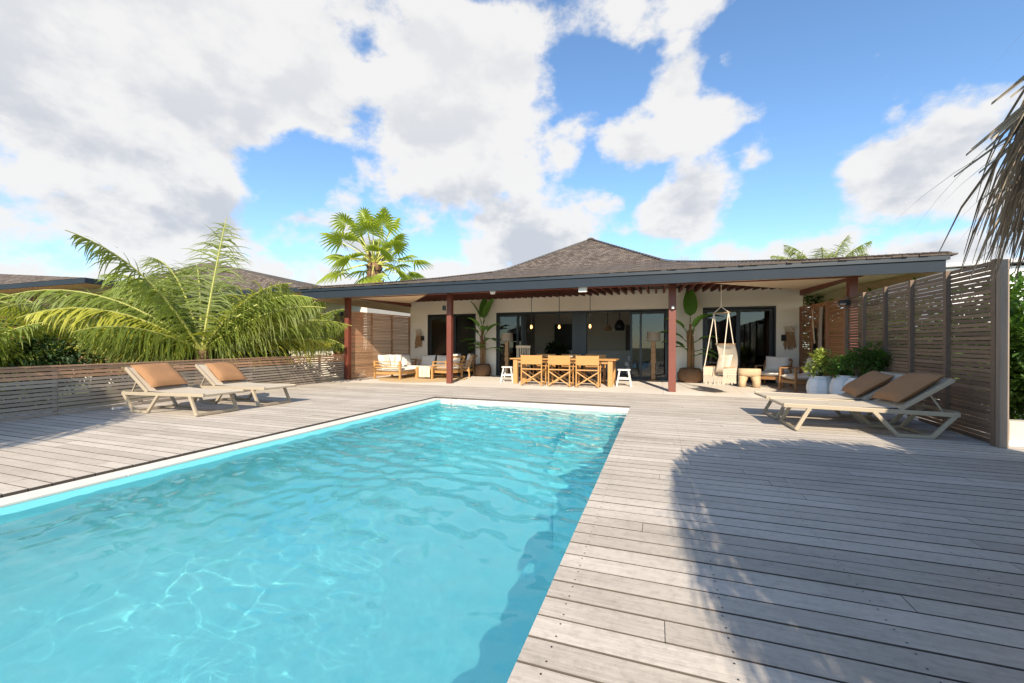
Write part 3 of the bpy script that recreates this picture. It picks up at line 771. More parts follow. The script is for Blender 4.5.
coco('big coconut palm with arching fronds behind the low left fence', (-10.35, 7.0, -.42), (-10.35, 7.0, .95),
     [(100, 80, 3.5, .10, 1.1), (165, 48, 3.7, .50), (192, 34, 3.8, .5), (160, 38, 4.2, .30), (205, 35, 4.0, .30), (178, 30, 4.8, .28), (140, 50, 3.9, .42), (60, 50, 3.0, .36), (30, 40, 3.1, .3), (178, 70, 3.4, .5), (150, 72, 3.2, .55), (200, 62, 3.3, .5), (240, 40, 3.2, .42), (185, 20, 3.9, .18), (265, 30, 2.4, .4),
      (50, 30, 3.6, .24), (75, 40, 3.5, .3), (15, 55, 2.9, .4), (120, 40, 4.2, .25), (215, 10, 3.4, .16), (70, 14, 3.4, .14), (238, 22, 2.2, .3), (130, 60, 3.8, .45), (115, 52, 4.0, .4), (175, 38, 4.5, .32), (85, 58, 3.4, .48), (50, 55, 3.1, .48), (155, 30, 4.6, .26), (205, 50, 3.6, .5), (122, 30, 4.0, .3), (188, 56, 4.0, .5), (260, 62, 3.4, .34), (225, 45, 3.8, .36), (110, 20, 3.6, .2), (150, 15, 4.2, .22)],
     21, yellow=(19, 20, 12))
coco('coconut palm crowding in behind the first, left of its crown', (-14.4, 7.0, -.42), (-14.4, 7.0, .9),
     [(i * 33 + 10, 28 + (i * 37) % 40, 3.4, .36) for i in range(15)], 22)
coco('low coconut palm at the far left edge behind the slat fence', (-12.6, 3.6, -.42), (-12.6, 3.6, .3),
     [(i * 41, 20 + (i * 31) % 42, 2.1, .40) for i in range(13)], 23)
coco('coconut palm filling the gap left of the veranda post', (-12.2, 11.0, -.42), (-12.2, 11.0, 1.0),
     [(i * 36 + 5, 24 + (i * 29) % 46, 2.7, .42) for i in range(12)], 24)
coco('distant coconut palm rising behind the right part of the roof', (9.0, 28, -.42), (8.9, 28, 4.7),
     [(180, 52, 3.4, .33), (150, 62, 3.2, .3), (20, 72, 3.2, .30), (200, 35, 3.2, .3), (170, 68, 3.3, .42), (120, 55, 3, .3), (250, 50, 3, .3), (0, 48, 3.0, .36), (60, 60, 3, .3), (300, 45, 2.8, .35), (350, 62, 3.2, .36)], 25)

def fan_palm():
    base = Vector((-14.6, 19, -.42)); cr = Vector((0, 0, 6.0)); rs = random.Random(8)
    root = thing('fan_palm', 'tall fan palm with shaggy trunk rising behind the villa roof', 'palm tree', base)
    m = bark_trunk([(0, 0, 0), (.05, 0, 3), tuple(cr)], .34, .36)
    for k in range(90):
        z = rs.uniform(3.6, 6.4); a = rs.random() * 6.28; R = .36
        p = Vector((R * cos(a), R * sin(a), z)); m.bar(p, p + Vector((cos(a) * .14, sin(a) * .14, .25)), .12, .02)
    m.build('trunk', 'palm_bark', root)
    lf = MB(); st = MB()
    dirs = []
    for k in range(33):
        el = rad(78 - 112 * ((k + .5) / 33) ** .95); az = k * 2.39996
        dirs.append((az, el))
    for az, el in dirs:
        d = Vector((cos(az) * cos(el), sin(az) * cos(el), sin(el))); Ls = rs.uniform(1.5, 2.6)
        hub = cr + d * Ls + Vector((0, 0, -.12 * cos(el)))
        st.tube([cr + d * .15, cr + d * Ls * .5 + Vector((0, 0, .05)), hub], [.055, .03, .018], 5)
        side = Vector((-sin(az), cos(az), 0)); side = Matrix.Rotation(rs.uniform(-.5, .5), 3, d) @ side; nrm = d.cross(side).normalized()
        R = rs.uniform(.95, 1.2); nseg = 17; r = rs.random()
        for j in range(nseg):
            th = rad(-118 + 236 * (j + .5) / nseg); dth = rad(236 / nseg * .5)
            def pt(a, rr, up):
                v = d * cos(a) + side * sin(a); p = hub + v * rr + nrm * (up + .12 * rr * (1 - abs(a) / 2.2))
                sagv = max(0, rr - R * .45); return p + Vector((0, 0, -.75 * sagv ** 1.4 - .05 * rr))
            RR = R * (.72 + .28 * cos(th * .55)) * rs.uniform(.93, 1.05); z = .03
            r1 = min(1, max(0, r * .6 + rs.random() * .4))
            lf.grid([[pt(th - dth * .5, .04, 0), pt(th, .04, .0), pt(th + dth * .5, .04, 0)], [pt(th - dth, RR * .35, -z), pt(th, RR * .35, z), pt(th + dth, RR * .35, -z)],
                     [pt(th - dth * .8, RR * .6, -z), pt(th, RR * .6, z), pt(th + dth * .8, RR * .6, -z)], [pt(th - dth * .38, RR * .82, -z * .5), pt(th, RR * .82, z * .5), pt(th + dth * .38, RR * .82, -z * .5)],
                     [pt(th - dth * .1, RR * 1.04, 0), pt(th, RR * 1.05, 0), pt(th + dth * .1, RR * 1.04, 0)]], r=r1)
    lf.build('crown', 'fan_leaf', root); st.build('leaf_stalks', 'fan_stalk', root)
fan_palm()

def leaf(mb, p, d, L_, w, r=None, bend=.3):
    d = d.normalized(); s = d.cross(Vector((0, 0, 1)))
    if s.length < .1: s = Vector((1, 0, 0))
    s.normalize(); q = p + d * L_ * .5; e = q + (d + Vector((0, 0, -bend))).normalized() * L_ * .5; n = s.cross(d) * w * .15
    r = random.random() if r is None else r
    mb.face([p, q - s * w / 2 + n, e, q + s * w / 2 + n], r)
def shrub(name, label, cat, c, R, n, ll, mat, seed, group=None, parent=None, sx=(1, 1, 1), clumps=14):
    rs = random.Random(seed); m = MB(); st = MB(); c0 = Vector(c)
    cl = []
    for k in range(clumps):
        v = Vector((rs.gauss(0, 1), rs.gauss(0, 1), rs.gauss(0, .8))).normalized() * rs.uniform(.45, .95)
        cl.append((Vector((v.x * R * sx[0], v.y * R * sx[1], R * sx[2] + v.z * R * .85 * sx[2])), rs.uniform(.22, .42) * R, rs.random()))
    for q, cr_, rr in cl:
        st.tube([(0, 0, -.02), tuple(q * .5 + Vector((0, 0, .05))), tuple(q)], [.012 + R * .012, .008 + R * .006, .003], 4)
    for i in range(n):
        q, cr_, rr = cl[i % len(cl)]
        v = Vector((rs.gauss(0, 1), rs.gauss(0, 1), rs.gauss(0, 1))).normalized()
        p = q + v * cr_ * rs.random() ** .4
        leaf(m, p, v + Vector((rs.gauss(0, .5), rs.gauss(0, .5), rs.gauss(0, .4))), ll * rs.uniform(.6, 1.2), ll * .5, min(1, rr * .5 + rs.random() * .5))
    root = parent or thing(name, label, cat, c, 0, group)
    m.build('foliage', mat, root); st.build('stem', 'stem', root)
    return root
G = 'garden shrubs beyond the fences'
shrub('shrub', 'leafy green shrub above the low wall at the right edge', 'shrub', (5.5, 8.2, -.3), 1.3, 5200, .16, 'shrub_leaf', 31, G, sx=(1.0, .9, 1.0), clumps=34)
shrub('shrub', 'green shrub seen through the slats behind the right loungers', 'shrub', (5.6, 10.6, -.3), 1.0, 1800, .16, 'shrub_leaf', 32, G, clumps=20)
for k in range(5):
    lab = ['hedge shrub behind the near end of the tall grey screen', 'hedge shrub behind the second panel of the grey screen', 'hedge shrub behind the middle of the grey screen', 'hedge shrub behind the grey screen next to the veranda post', 'hedge shrub behind the brown veranda screen'][k]
    shrub('shrub', lab, 'shrub', (5.1, 7.2 + k * 1.8, -.4), 1.05, 2300, .15, 'shrub_leaf', 90 + k, G, sx=(.8, 1.15, 1.42), clumps=34)
shrub('shrub', 'large shrub outside the villa corner behind the brown screen', 'shrub', (5.9, 16.6, -.4), 1.7, 3200, .2, 'shrub_leaf', 97, G, sx=(.9, 1.2, 1.1), clumps=36)
shrub('shrub', 'dark hedge plant right of the big coconut trunk', 'shrub', (-10.7, 8.5, -.42), .8, 2000, .15, 'dark_leaf', 98, G, clumps=20)
shrub('shrub', 'dark hedge plant just behind the low fence by the veranda post', 'shrub', (-10.25, 9.9, -.42), .62, 1900, .12, 'dark_leaf', 99, G, clumps=18)
shrub('shrub', 'dark green hedge plant below the fronds at the far left edge', 'shrub', (-11.6, 4.6, -.42), .9, 2600, .14, 'dark_leaf', 33, G, clumps=22)
for k, (x, y, R) in enumerate(((-14.5, 5.4, 1.1), (-12.6, 8.9, 1.0), (-11.3, 9.8, .8), (-17, 8.8, 1.3), (-11.2, 13.2, .9))):
    lab = ['dark hedge plant between the leftmost palms', 'dark hedge plant behind the big coconut crown', 'dark hedge plant below the fronds nearest the veranda', 'dark hedge plant in front of the red shuttered villa', 'dark hedge plant outside the veranda screen'][k]
    shrub('shrub', lab, 'shrub', (x, y, -.42), R, 2400, .16, 'dark_leaf', 40 + k, G, clumps=20)

# ------------------------------------------------------------------ thatched parasols
def parasol(label, c, R, zr, za, seed, poleh=2.6, dens=1.0, lowk=1.0, sq=2.0, ay=1.0):
    rs = random.Random(seed)
    def qf(a): return 1.0 / ((abs(cos(a)) ** sq + abs(sin(a) / ay) ** sq) ** (1 / sq))
    root = thing('thatched_parasol', label, 'parasol', c, 0, 'thatched parasols on the deck')
    p = MB(); p.tube([(0, 0, 0), (.02, 0, poleh * .5), (0, 0, za - .05)], [.075, .07, .06], 10); p.build('pole', 'thatch_pole', root)
    p = MB()
    for k in range(10):
        a = k * 2 * pi / 10; p.bar((0, 0, za - .12), (R * .96 * qf(a) * cos(a), R * .96 * qf(a) * sin(a), zr + .06), .04)
    for k in range(24):
        a, b = k * 2 * pi / 24, (k + 1) * 2 * pi / 24; p.bar((R * .8 * qf(a) * cos(a), R * .8 * qf(a) * sin(a), zr + (za - zr) * .2 - .03), (R * .8 * qf(b) * cos(b), R * .8 * qf(b) * sin(b), zr + (za - zr) * .2 - .03), .03)
    p.build('rafters', 'thatch_pole', root)
    m = MB()
    for layer in range(9):
        t = layer / 9; r_ = R * (1 - t) * .98 + .05; z_ = zr + (za - zr) * t
        n = int(2 * pi * r_ / .016 * dens * (3.2 if layer == 0 else 1))
        for k in range(n):
            a = rs.random() * 6.283; rr = (r_ + rs.uniform(-.14, .04)) * qf(a); z = z_ + rs.uniform(-.02, .08)
            L_ = rs.uniform(.36, .64); out = rs.uniform(.35, .75) if layer else rs.uniform(.0, .35)
            sl_ = (za - zr) / R
            d = Vector((cos(a), sin(a), -sl_ * (1.1 if layer else rs.uniform(2.4, 8)))); gq = .11 if layer == 0 else .06; d = (d + Vector((rs.gauss(0, gq), rs.gauss(0, gq), rs.gauss(0, gq)))).normalized()
            p = Vector((rr * cos(a), rr * sin(a), z)); start = p - d * L_ * .35
            s = Vector((-sin(a), cos(a), 0)) * rs.uniform(.005, .016); rows = []; q = start; dd = d
            for j in range(5):
                w = (1, 1.05, .9, .6, .08)[j]; rows.append((q - s * w, q + s * w + Vector((0, 0, .006))))
                dd = (dd + Vector((0, 0, -(.30 if layer == 0 else .12) * (j > 1) * (2 - out * 1.2)))).normalized(); q = q + dd * L_ * .3
            m.grid(rows)
    # under-cover so that the roof is light-tight
    m.grid([[(R * f * qf(k * pi / 18) * cos(k * pi / 18), R * f * qf(k * pi / 18) * sin(k * pi / 18), z) for k in range(36)] for f, z in ((.92, zr + .05), (.55, zr + (za - zr) * .44), (.02, za - .02))], True, .3, True)
    # long loose strands blown out of the rim
    w = m; rs = random.Random(seed + 1)
    for k in (range(int(150 * lowk)) if lowk > .5 else []):
        a = rs.random() * 6.283; p = Vector((R * qf(a) * cos(a), R * qf(a) * sin(a), zr + rs.uniform(-.25, .15)))
        d = Vector((cos(a + rs.gauss(0, .4)), sin(a + rs.gauss(0, .4)), rs.uniform(-1.0, -.25))).normalized(); L_ = rs.uniform(.25, .5); s = Vector((-sin(a), cos(a), .3)) * .0025; rows = []
        for j in range(5):
            f = 1 - j / 4.3; rows.append((p - s * f, p + s * f)); d = (d + Vector((0, 0, -.16))).normalized(); p = p + d * L_ / 4
        w.grid(rows)
    m.build('thatch', 'thatch', root)
    return root
parasol('thatched parasol whose ragged rim hangs into the picture at top right', (3.02, .38, 0), 2.08, 1.86, 2.85, 51, sq=2.6, ay=1.15)
parasol('unseen thatched parasol behind the camera, added to shade the left deck', (-8.2, -1.1, 0), 2.5, 2.15, 3.3, 52, dens=.35, lowk=.1)  # out of view, added only for its shadow on the left deck

# ------------------------------------------------------------------ sun loungers
def make_lounger():
    W = .33
    root = thing('sun_lounger', 'L', 'sun lounger', group='sun loungers with rust pillows')
    f = MB()
    for s in (1, -1):
        f.bar((0, s * W, .335), (1.82, s * W, .30), .035, .055)
    for x in (.02, .6, 1.2, 1.8): f.bar((x, -W, .325), (x, W, .325), .04, .03)
    f.build('frame', 'resin', root, bevel=.006)
    for s in (1, -1):
        g = MB(); g.bar((.30, s * W, .32), (.14, s * W, .015), .04, .045); g.build('leg', 'resin', root, bevel=.006)
        g = MB(); g.bar((.98, s * W, .30), (1.22, s * W, .02), .04, .045); g.bar((1.2, s * W, .022), (1.57, s * W, .022), .04, .04); g.bar((1.56, s * W, .022), (1.78, s * W, .29), .04, .045); g.build('leg', 'resin', root, bevel=.006)
    g = MB(); g.bar((.145, -W, .03), (.145, W, .03), .04); g.build('stretcher', 'resin', root, bevel=.005); g = MB(); g.bar((1.55, -W, .03), (1.55, W, .03), .035); g.build('stretcher', 'resin', root, bevel=.005)
    s = MB(); rows = []
    for i in range(9):
        x = .0 + 1.24 * i / 8; z = .357 - .012 * sin(pi * i / 8) + (0.0 if i else -.02); rows.append([(x, -W + .012, z), (x, 0, z - .006), (x, W - .012, z)])
    s.grid(rows); rows2 = [[(x, y, z - .012) for x, y, z in r] for r in rows]; s.grid([r[::-1] for r in rows2])
    s.build('seat_sling', 'sling', root, smooth=True)
    b = MB(); hx, hz = 1.24, .335; tx, tz = 1.76, .715
    for q in (1, -1): b.bar((hx, q * (W - .01), hz), (tx, q * (W - .01), tz), .03, .05)
    b.bar((tx, -W + .01, tz), (tx, W - .01, tz), .05, .03); b.bar((1.55, -W + .06, .55), (1.70, -W + .06, .30), .02); b.bar((1.55, W - .06, .55), (1.70, W - .06, .30), .02)
    b.build('back_frame', 'resin', root, bevel=.005)
    s = MB(); n = Vector((-(tz - hz), 0, tx - hx)).normalized() * .018; rows = []
    for i in range(7):
        p = Vector((hx, 0, hz)).lerp(Vector((tx, 0, tz)), i / 6) + n - n * .6 * sin(pi * i / 6); rows.append([p + Vector((0, -W + .02, 0)), p - n * .3, p + Vector((0, W - .02, 0))])
    s.grid(rows); s.grid([[p - n * .7 for p in r][::-1] for r in rows]); s.build('back_sling', 'sling', root, smooth=True)
    return root
def lounge_pillow(label, lx, ly, rz, w=.60, h=.44, along=.48, tilt=0.0, seed=0, yoff=0.0):
    hx, hz = 1.24, .335; tx, tz = 1.76, .715
    d = Vector((tx - hx, 0, tz - hz)).normalized(); n = Vector((-d.z, 0, d.x)); c = Vector((hx, 0, hz)) + d * (along * .64) + n * .085 + Vector((0, yoff, 0))
    y = Vector((0, 1, 0)); R3 = Matrix((d, y, d.cross(y))).transposed() @ Matrix.Rotation(tilt, 3, 'Z')
    M4 = R3.to_4x4(); M4.translation = c
    m = MB(); pillow(m, h, w, .145, M4, seed=seed)
    o = m.build('pillow', 'rust_cushion', smooth=True, loc=(lx, ly, 0), rz=rz)
    return tag(o, label, 'pillow', 'rust coloured lounger pillows')
lo = make_lounger(); lo.location = (1.58, 6.72, 0); lo.rotation_euler.z = rad(1); lo['label'] = 'beige sun lounger nearest the camera on the right deck'
LP = [((1.56, 7.60, 0), rad(2), 'beige sun lounger behind the nearest one on the right, before the white pots'),
      ((-6.48, 4.74, 0), rad(180 + 2), 'beige sun lounger left of the pool, farther from the villa'),
      ((-6.50, 5.80, 0), rad(180 + 0), 'beige sun lounger left of the pool, nearer the villa')]
for l, r, t in LP: copy_tree(lo, l, r, t)
lounge_pillow('rust pillow in full shade on the nearest right lounger', 1.58, 6.72, rad(1), .62, .60, .50, .04, 1)
lounge_pillow('half sunlit rust pillow on the lounger before the white pots', 1.56, 7.60, rad(2), .60, .56, .42, -.10, 2)
lounge_pillow('rust pillow crossed by a shadow on the left-hand pool lounger', -6.48, 4.74, rad(182), .60, .60, .50, .03, 3)
lounge_pillow('fully sunlit rust pillow on the left lounger nearer the villa', -6.50, 5.80, rad(180), .56, .55, .47, -.03, 4, yoff=-.03)

# ------------------------------------------------------------------ dining group
def chair():
    root = thing('director_chair', 'C', 'chair', group='folding director chairs at the table')
    W = .29; D = .23
    def leg(a, b, w=.032):
        m = MB(); m.bar(a, b, w, .04); m.build('leg', 'orange_teak', root, bevel=.004)
    for s in (1, -1):
        leg((s * W, -D, .0), (s * W, -D, .86)); leg((s * W, D, .0), (s * W, D, .64))
    for s in (1, -1):
        m = MB(); m.bar((s * W, -D - .02, .65), (s * W, D + .06, .65), .05, .025); m.build('armrest', 'orange_teak', root, bevel=.004)
    m = MB()
    for s in (1, -1): m.bar((s * W, -D, .06), (s * W, D, .06), .03, .035); m.bar((s * W, -D, .43), (s * W, D, .43), .03, .035)
    for y in (-D, D):
        m.bar((-W, y - .012, .05), (W, y - .012, .42), .02, .032); m.bar((W, y + .012, .05), (-W, y + .012, .42), .02, .032)
    m.bar((-W, -D, .47), (W, -D, .47), .02, .03)
    m.build('cross_frame', 'teak', root)
    m = MB()
    for k in range(7): m.bar((-W + .01, -D + .03 + k * .066, .455), (W - .01, -D + .03 + k * .066, .455), .056, .016)
    m.build('seat', 'teak', root)
    m = MB(); m.box(-W - .012, W + .012, -D - .03, -D - .012, .60, .85); m.build('backrest', 'orange_teak', root, bevel=.004)
    return root
c0 = chair(); c0.location = (-3.27, 11.25, 0); c0.rotation_euler.z = 0; c0['label'] = 'director chair with its back to the pool, left of the near three'
CL = [((-2.49, 11.25, 0), rad(-1), 'director chair with its back to the pool, middle of the near three'),
      ((-1.74, 11.25, 0), rad(1), 'director chair with its back to the pool, right of the near three'),
      ((-3.36, 12.75, 0), rad(180), 'director chair on the far side of the table, left one'),
      ((-2.56, 12.78, 0), rad(179), 'director chair on the far side of the table, middle one'),
      ((-1.78, 12.75, 0), rad(182), 'director chair on the far side of the table, right one')]
for l, r, t in CL: copy_tree(c0, l, r, t)
def table():
    root = thing('dining_table', 'long teak dining table with director chairs on the veranda', 'table', (-2.56, 12.0, 0))
    m = MB()
    for k in range(8): m.box(-1.52, 1.52, -.5 + k * .125 + .002, -.5 + (k + 1) * .125 - .002, .715, .75)
    m.build('tabletop', 'orange_teak', root)
    m = MB(); m.box(-1.42, 1.42, -.42, -.39, .62, .713); m.box(-1.42, 1.42, .39, .42, .62, .713); m.box(-1.42, -1.39, -.389, .389, .62, .713); m.box(1.39, 1.42, -.389, .389, .62, .713); m.build('apron', 'teak', root)
    for x in (-1.36, 1.36):
        for y in (-.40, .40):
            m = MB(); m.box(x - .065, x + .065, y - .06, y + .06, 0, .7145); m.build('leg', 'teak', root, bevel=.006)
table()
m = MB(); m.lathe([(.03, 0), (.10, .01), (.14, .05), (.15, .07), (.145, .07), (.13, .045), (.0, .02)], 18); simple_top('bowl', 'small pale bowl on the middle of the dining table', 'bowl', m, 'white_paint', smooth=True, loc=(-2.45, 12.0, .75))
m = MB(); m.lathe([(.06, 0), (.16, .02), (.2, .06), (.19, .06), (.1, .03), (0, .02)], 18); simple_top('tray', 'dark wooden tray on the left half of the dining table', 'tray', m, 'dark_wood', smooth=True, loc=(-3.1, 12.1, .75))
def stool(loc, label, first=None, rz=0):
    if first: return copy_tree(first, loc, rz, label)
    root = thing('stool', label, 'stool', loc, rz, 'white wooden stools')
    m = MB(); m.box(-.17, .17, -.14, .14, .44, .475); m.build('seat', 'white_paint', root, bevel=.006)
    for sx in (1, -1):
        for sy in (1, -1):
            m = MB(); m.bar((sx * .12, sy * .10, .44), (sx * .20, sy * .14, 0), .035, .035); m.build('leg', 'white_paint', root)
    
    for sy in (-.12, .12): m = MB(); m.bar((-.155, sy, .22), (.155, sy, .22), .02, .045); m.build('stretcher', 'white_paint', root)
    return root
s0 = stool((-4.30, 12.0, 0), 'white wooden stool at the left end of the dining table')
stool((-.86, 11.9, 0), 'white wooden stool at the right end of the dining table', s0, .06)
def side_chair():
    root = thing('wooden_chair', 'cream wooden chair with slatted back at the table\'s left end', 'chair', (-4.10, 12.9, 0), rad(200))
    m = MB(); m.box(-.22, .22, -.2, .2, .43, .46); m.build('seat', 'cream_wood', root, bevel=.005)
    for x in (-.2, .2):
        m = MB(); m.bar((x, .18, 0), (x, .18, .43), .035); m.build('leg', 'cream_wood', root); m = MB(); m.bar((x, -.18, 0), (x, -.24, 1.08), .035); m.build('leg', 'cream_wood', root)
    m = MB(); m.bar((-.24, -.245, 1.08), (.24, -.245, 1.08), .03, .08)
    for k in range(6): m.bar((-.15 + k * .06, -.2, .5), (-.15 + k * .06, -.24, 1.06), .028, .014)
    m.build('backrest', 'cream_wood', root)
side_chair()

def floor_lamp(loc, label, first=None):
    if first: return copy_tree(first, loc, 0, label)
    root = thing('floor_lamp', label, 'lamp', loc, 0, 'floor lamps on wooden posts')
    m = MB(); m.box(-.12, .12, -.12, .12, 0, .04); m.build('base', 'lamp_wood', root)
    m = MB(); rs = random.Random(4); z = .04
    for k in range(7):
        h = .175; w = rs.uniform(.058, .075); a = rs.uniform(-.05, .05); m.box(-w, w, -w, w, z, z + h - .004, Matrix.Rotation(a, 4, 'Z')); z += h
    m.build('post', 'lamp_wood', root, bevel=.01)
    m = MB(); m.lathe([(.215, 1.29), (.19, 1.57)], 28, r=.5); m.build('lamp_shade', 'shade_fabric', root, smooth=False)
    return root
l0 = floor_lamp((-5.10, 14.1, 0), 'wooden post floor lamp standing before the left glass pane')
floor_lamp((-.11, 14.1, 0), 'wooden post floor lamp standing before the right glass pane', l0)

# ------------------------------------------------------------------ potted banana plants
def banana(loc, label, leaves, h, seed, potR=.33, stemw=.07):
    rs = random.Random(seed)
    root = thing('banana_plant', label, 'potted plant', loc, 0, 'potted banana plants by the wall')
    m = MB(); m.lathe([(potR * .8, 0), (potR, .08), (potR * 1.02, .28), (potR * .85, .42), (potR * .74, .44), (potR * .7, .40), (0, .39)], 26, wob=.05); m.build('basket_pot', 'basket', root, smooth=True)
    m = MB()
    for k in range(3):
        a = k * 2.1; m.tube([(.05 * cos(a), .05 * sin(a), .38), (.07 * cos(a), .07 * sin(a), h * .5), (.06 * cos(a + .4), .06 * sin(a + .4), h * (.78 + .1 * k))], [stemw * .75, stemw * .6, stemw * .4], 8)
    for k in range(26):
        a = rs.random() * 6.28; z = rs.uniform(.45, h * .8); m.bar((.07 * cos(a), .07 * sin(a), z), (.10 * cos(a + .2), .10 * sin(a + .2), z + .2), .05, .006)
    m.build('stem', 'banana_stem', root, smooth=False)
    lf = MB()
    for (az, z, el, L_, w) in leaves:
        a = rad(az); e = rad(el); d = Vector((cos(a) * cos(e), sin(a) * cos(e), sin(e))); p = Vector((.04 * cos(a), .04 * sin(a), z)); s = Vector((-sin(a), cos(a), 0)); r = rs.random()
        lf.tube([p, p + d * .14, p + d * .28], [.018, .014, .009], 5, r=r); p = p + d * .22; rows = []
        for i in range(13):
            t = i / 12; ww = 1.3 * w * (max(0, sin(pi * (t ** .75))) ** .6) * .5 + .003
            up = s.cross(d)
            if up.z < 0: up = -up
            wv = .012 * sin(t * 40 + az)
            rows.append([p - s * ww + up * (ww * .35 + wv), p - s * ww * .5 + up * ww * .13, p, p + s * ww * .5 + up * ww * .13, p + s * ww + up * (ww * .35 - wv)])
            d = (d + Vector((0, 0, -.075))).normalized(); p = p + d * L_ / 12
        lf.grid(rows, r=r)
    lf.build('leaves', 'banana_leaf', root, smooth=True)
banana((-6.03, 14.05, 0), 'bushy banana plant in a brown basket pot between the left and middle doors',
       [(200, 1.9, 72, .75, .26), (-20, 1.95, 70, .8, .26), (90, 1.9, 85, .8, .26), (180, 1.4, 45, .6, .24), (0, 1.45, 50, .62, .24), (215, 1.2, 22, .6, .24), (-35, 1.2, 25, .6, .24), (250, 1.0, 30, .5, .22), (290, 1.0, 25, .5, .22), (160, 1.0, 10, .5, .2), (10, .95, 15, .5, .2), (230, 1.6, 55, .6, .22), (-60, 1.5, 40, .55, .22)], 1.9, 61, .31, .075)
banana((.98, 14.05, 0), 'tall banana plant in a brown basket pot left of the hanging chair',
       [(95, 1.85, 84, .9, .32), (-8, 1.75, 38, .95, .22), (185, 1.5, 50, .7, .28), (175, 1.2, 42, .75, .26), (-10, 1.2, 30, .6, .24), (200, .95, 38, .72, .24), (0, .95, 12, .55, .2), (220, 1.0, 18, .6, .22), (-50, 1.5, 60, .6, .2), (-30, .8, 15, .6, .2)], 1.85, 62, .36, .085)

# ------------------------------------------------------------------ hanging chair
def hanging_chair():
    root = thing('hanging_chair', 'cream macrame hanging chair suspended under the rafters', 'hanging chair', (1.44, 11.0, 0), rad(-48)); root.scale = (.84, .84, 1)
    top = Vector((0, 0, 2.62)); sp = .24
    m = MB(); m.tube([top, (0, 0, 2.06)], .011, 6)
    for s in (1, -1): m.tube([(0, 0, 2.06), (s * sp, .0, 1.92)], .010, 6)
    for s in (1, -1):
        m.tube([(s * sp, 0, 1.92), (s * .30, -.30, .62)], .013, 6); m.tube([(s * sp, 0, 1.92), (s * .27, .16, 1.16)], .013, 6)
    m.build('ropes', 'rope', root)
    m = MB(); m.tube([(-sp - .05, 0, 1.91), (sp + .05, 0, 1.91)], .014, 8); m.tube([(-.33, .16, 1.17), (.33, .16, 1.17)], .013, 8); m.tube([(-.34, -.30, .62), (-.32, .2, .62)], .013, 8); m.tube([(.34, -.30, .62), (.32, .2, .62)], .013, 8)
    m.tube([(-.32, -.28, .40), (.32, -.28, .40)], .013, 8); m.build('bars', 'lamp_wood', root)
    m = MB(); rows = []
    for i in range(11):
        t = i / 10; y = .16 + .10 * sin(pi * t) + .04 * t; z = 1.17 - .75 * t
        rows.append([(x * .3, y + .03 * (1 - (x) ** 2), z + .008 * sin(x * 20)) for x in (-1, -.66, -.33, 0, .33, .66, 1)])
    m.grid(rows); m.grid([[(x, y + .02, z) for x, y, z in r][::-1] for r in rows]); m.build('backrest', 'rope', root, smooth=True)
    m = MB(); rows = []
    for i in range(9):
        t = i / 8; rows.append([(x * .31, .2 - .48 * t, .42 - .05 * sin(pi * t) - .04 * (1 - x * x)) for x in (-1, -.5, 0, .5, 1)])
    m.grid(rows); m.grid([[(x, y, z - .06) for x, y, z in r][::-1] for r in rows]); m.build('seat', 'rope', root, smooth=True)
    for s in (1, -1):
        m = MB(); rs = random.Random(5 + s)
        for k in range(15):
            y = -.29 + k * .034; m.bar((s * .33, y, .62), (s * .32, y + rs.uniform(-.02, .02), .40), .028, .012)
        for zz in (.46, .52, .58): m.bar((s * .335, -.3, zz), (s * .335, .2, zz), .014, .016)
        m.build('side_panel', 'rope', root)
    m = MB(); rs = random.Random(9)
    for k in range(26):
        x = -.33 + k * .0264; m.bar((x, -.29, .41), (x + rs.uniform(-.01, .01), -.29 + rs.uniform(-.01, .01), .41 - .13 - .07 * abs(sin(k * .55)) * 1.2), .018, .008)
    for k in range(18):
        y = -.29 + k * .028
        for s in (1, -1): m.bar((s * .33, y, .40), (s * .33, y, .25 + rs.uniform(-.03, .03)), .018, .008)
    m.build('fringe', 'rope', root)
    m = MB(); M4 = Matrix.Translation((0, .12, .70)) @ Matrix.Rotation(rad(72), 4, 'X'); pillow(m, .46, .46, .14, M4); m.build('cushion', 'throw_cloth', root, smooth=True)
hanging_chair()

# ------------------------------------------------------------------ stump stool, right sitting group
def stump():
    m = MB(); n = 28; rs = random.Random(2)
    # block with an arched opening through it: two flared legs and a thick top
    prof = []
    def ring(x0, x1, z, dy=.19):
        pts = []
        for k in range(n):
            a = 2 * pi * k / n; cx = (x0 + x1) / 2; rx = (x1 - x0) / 2; pts.append((cx + rx * (abs(cos(a)) ** .7) * (1 if cos(a) > 0 else -1), dy * (abs(sin(a)) ** .7) * (1 if sin(a) > 0 else -1), z))
        return pts
    m.grid([ring(-.27, .27, .30, .20), ring(-.285, .285, .40, .21), ring(-.28, .28, .49, .21), ring(-.26, .26, .51, .195)], True, .5, True)
    m.grid([ring(-.26, -.08, 0), ring(-.27, -.07, .15), ring(-.27, -.02, .27), ring(-.27, .0, .31)], True, .4, True)
    m.grid([ring(.08, .26, 0), ring(.07, .27, .15), ring(.02, .27, .27), ring(0, .27, .31)], True, .6, True)
    simple_top('stump_stool', 'carved pale tree stump stool beside the hanging chair', 'stool', m, 'stump_wood', smooth=True, loc=(2.40, 12.95, 0), rz=rad(-8))
stump()
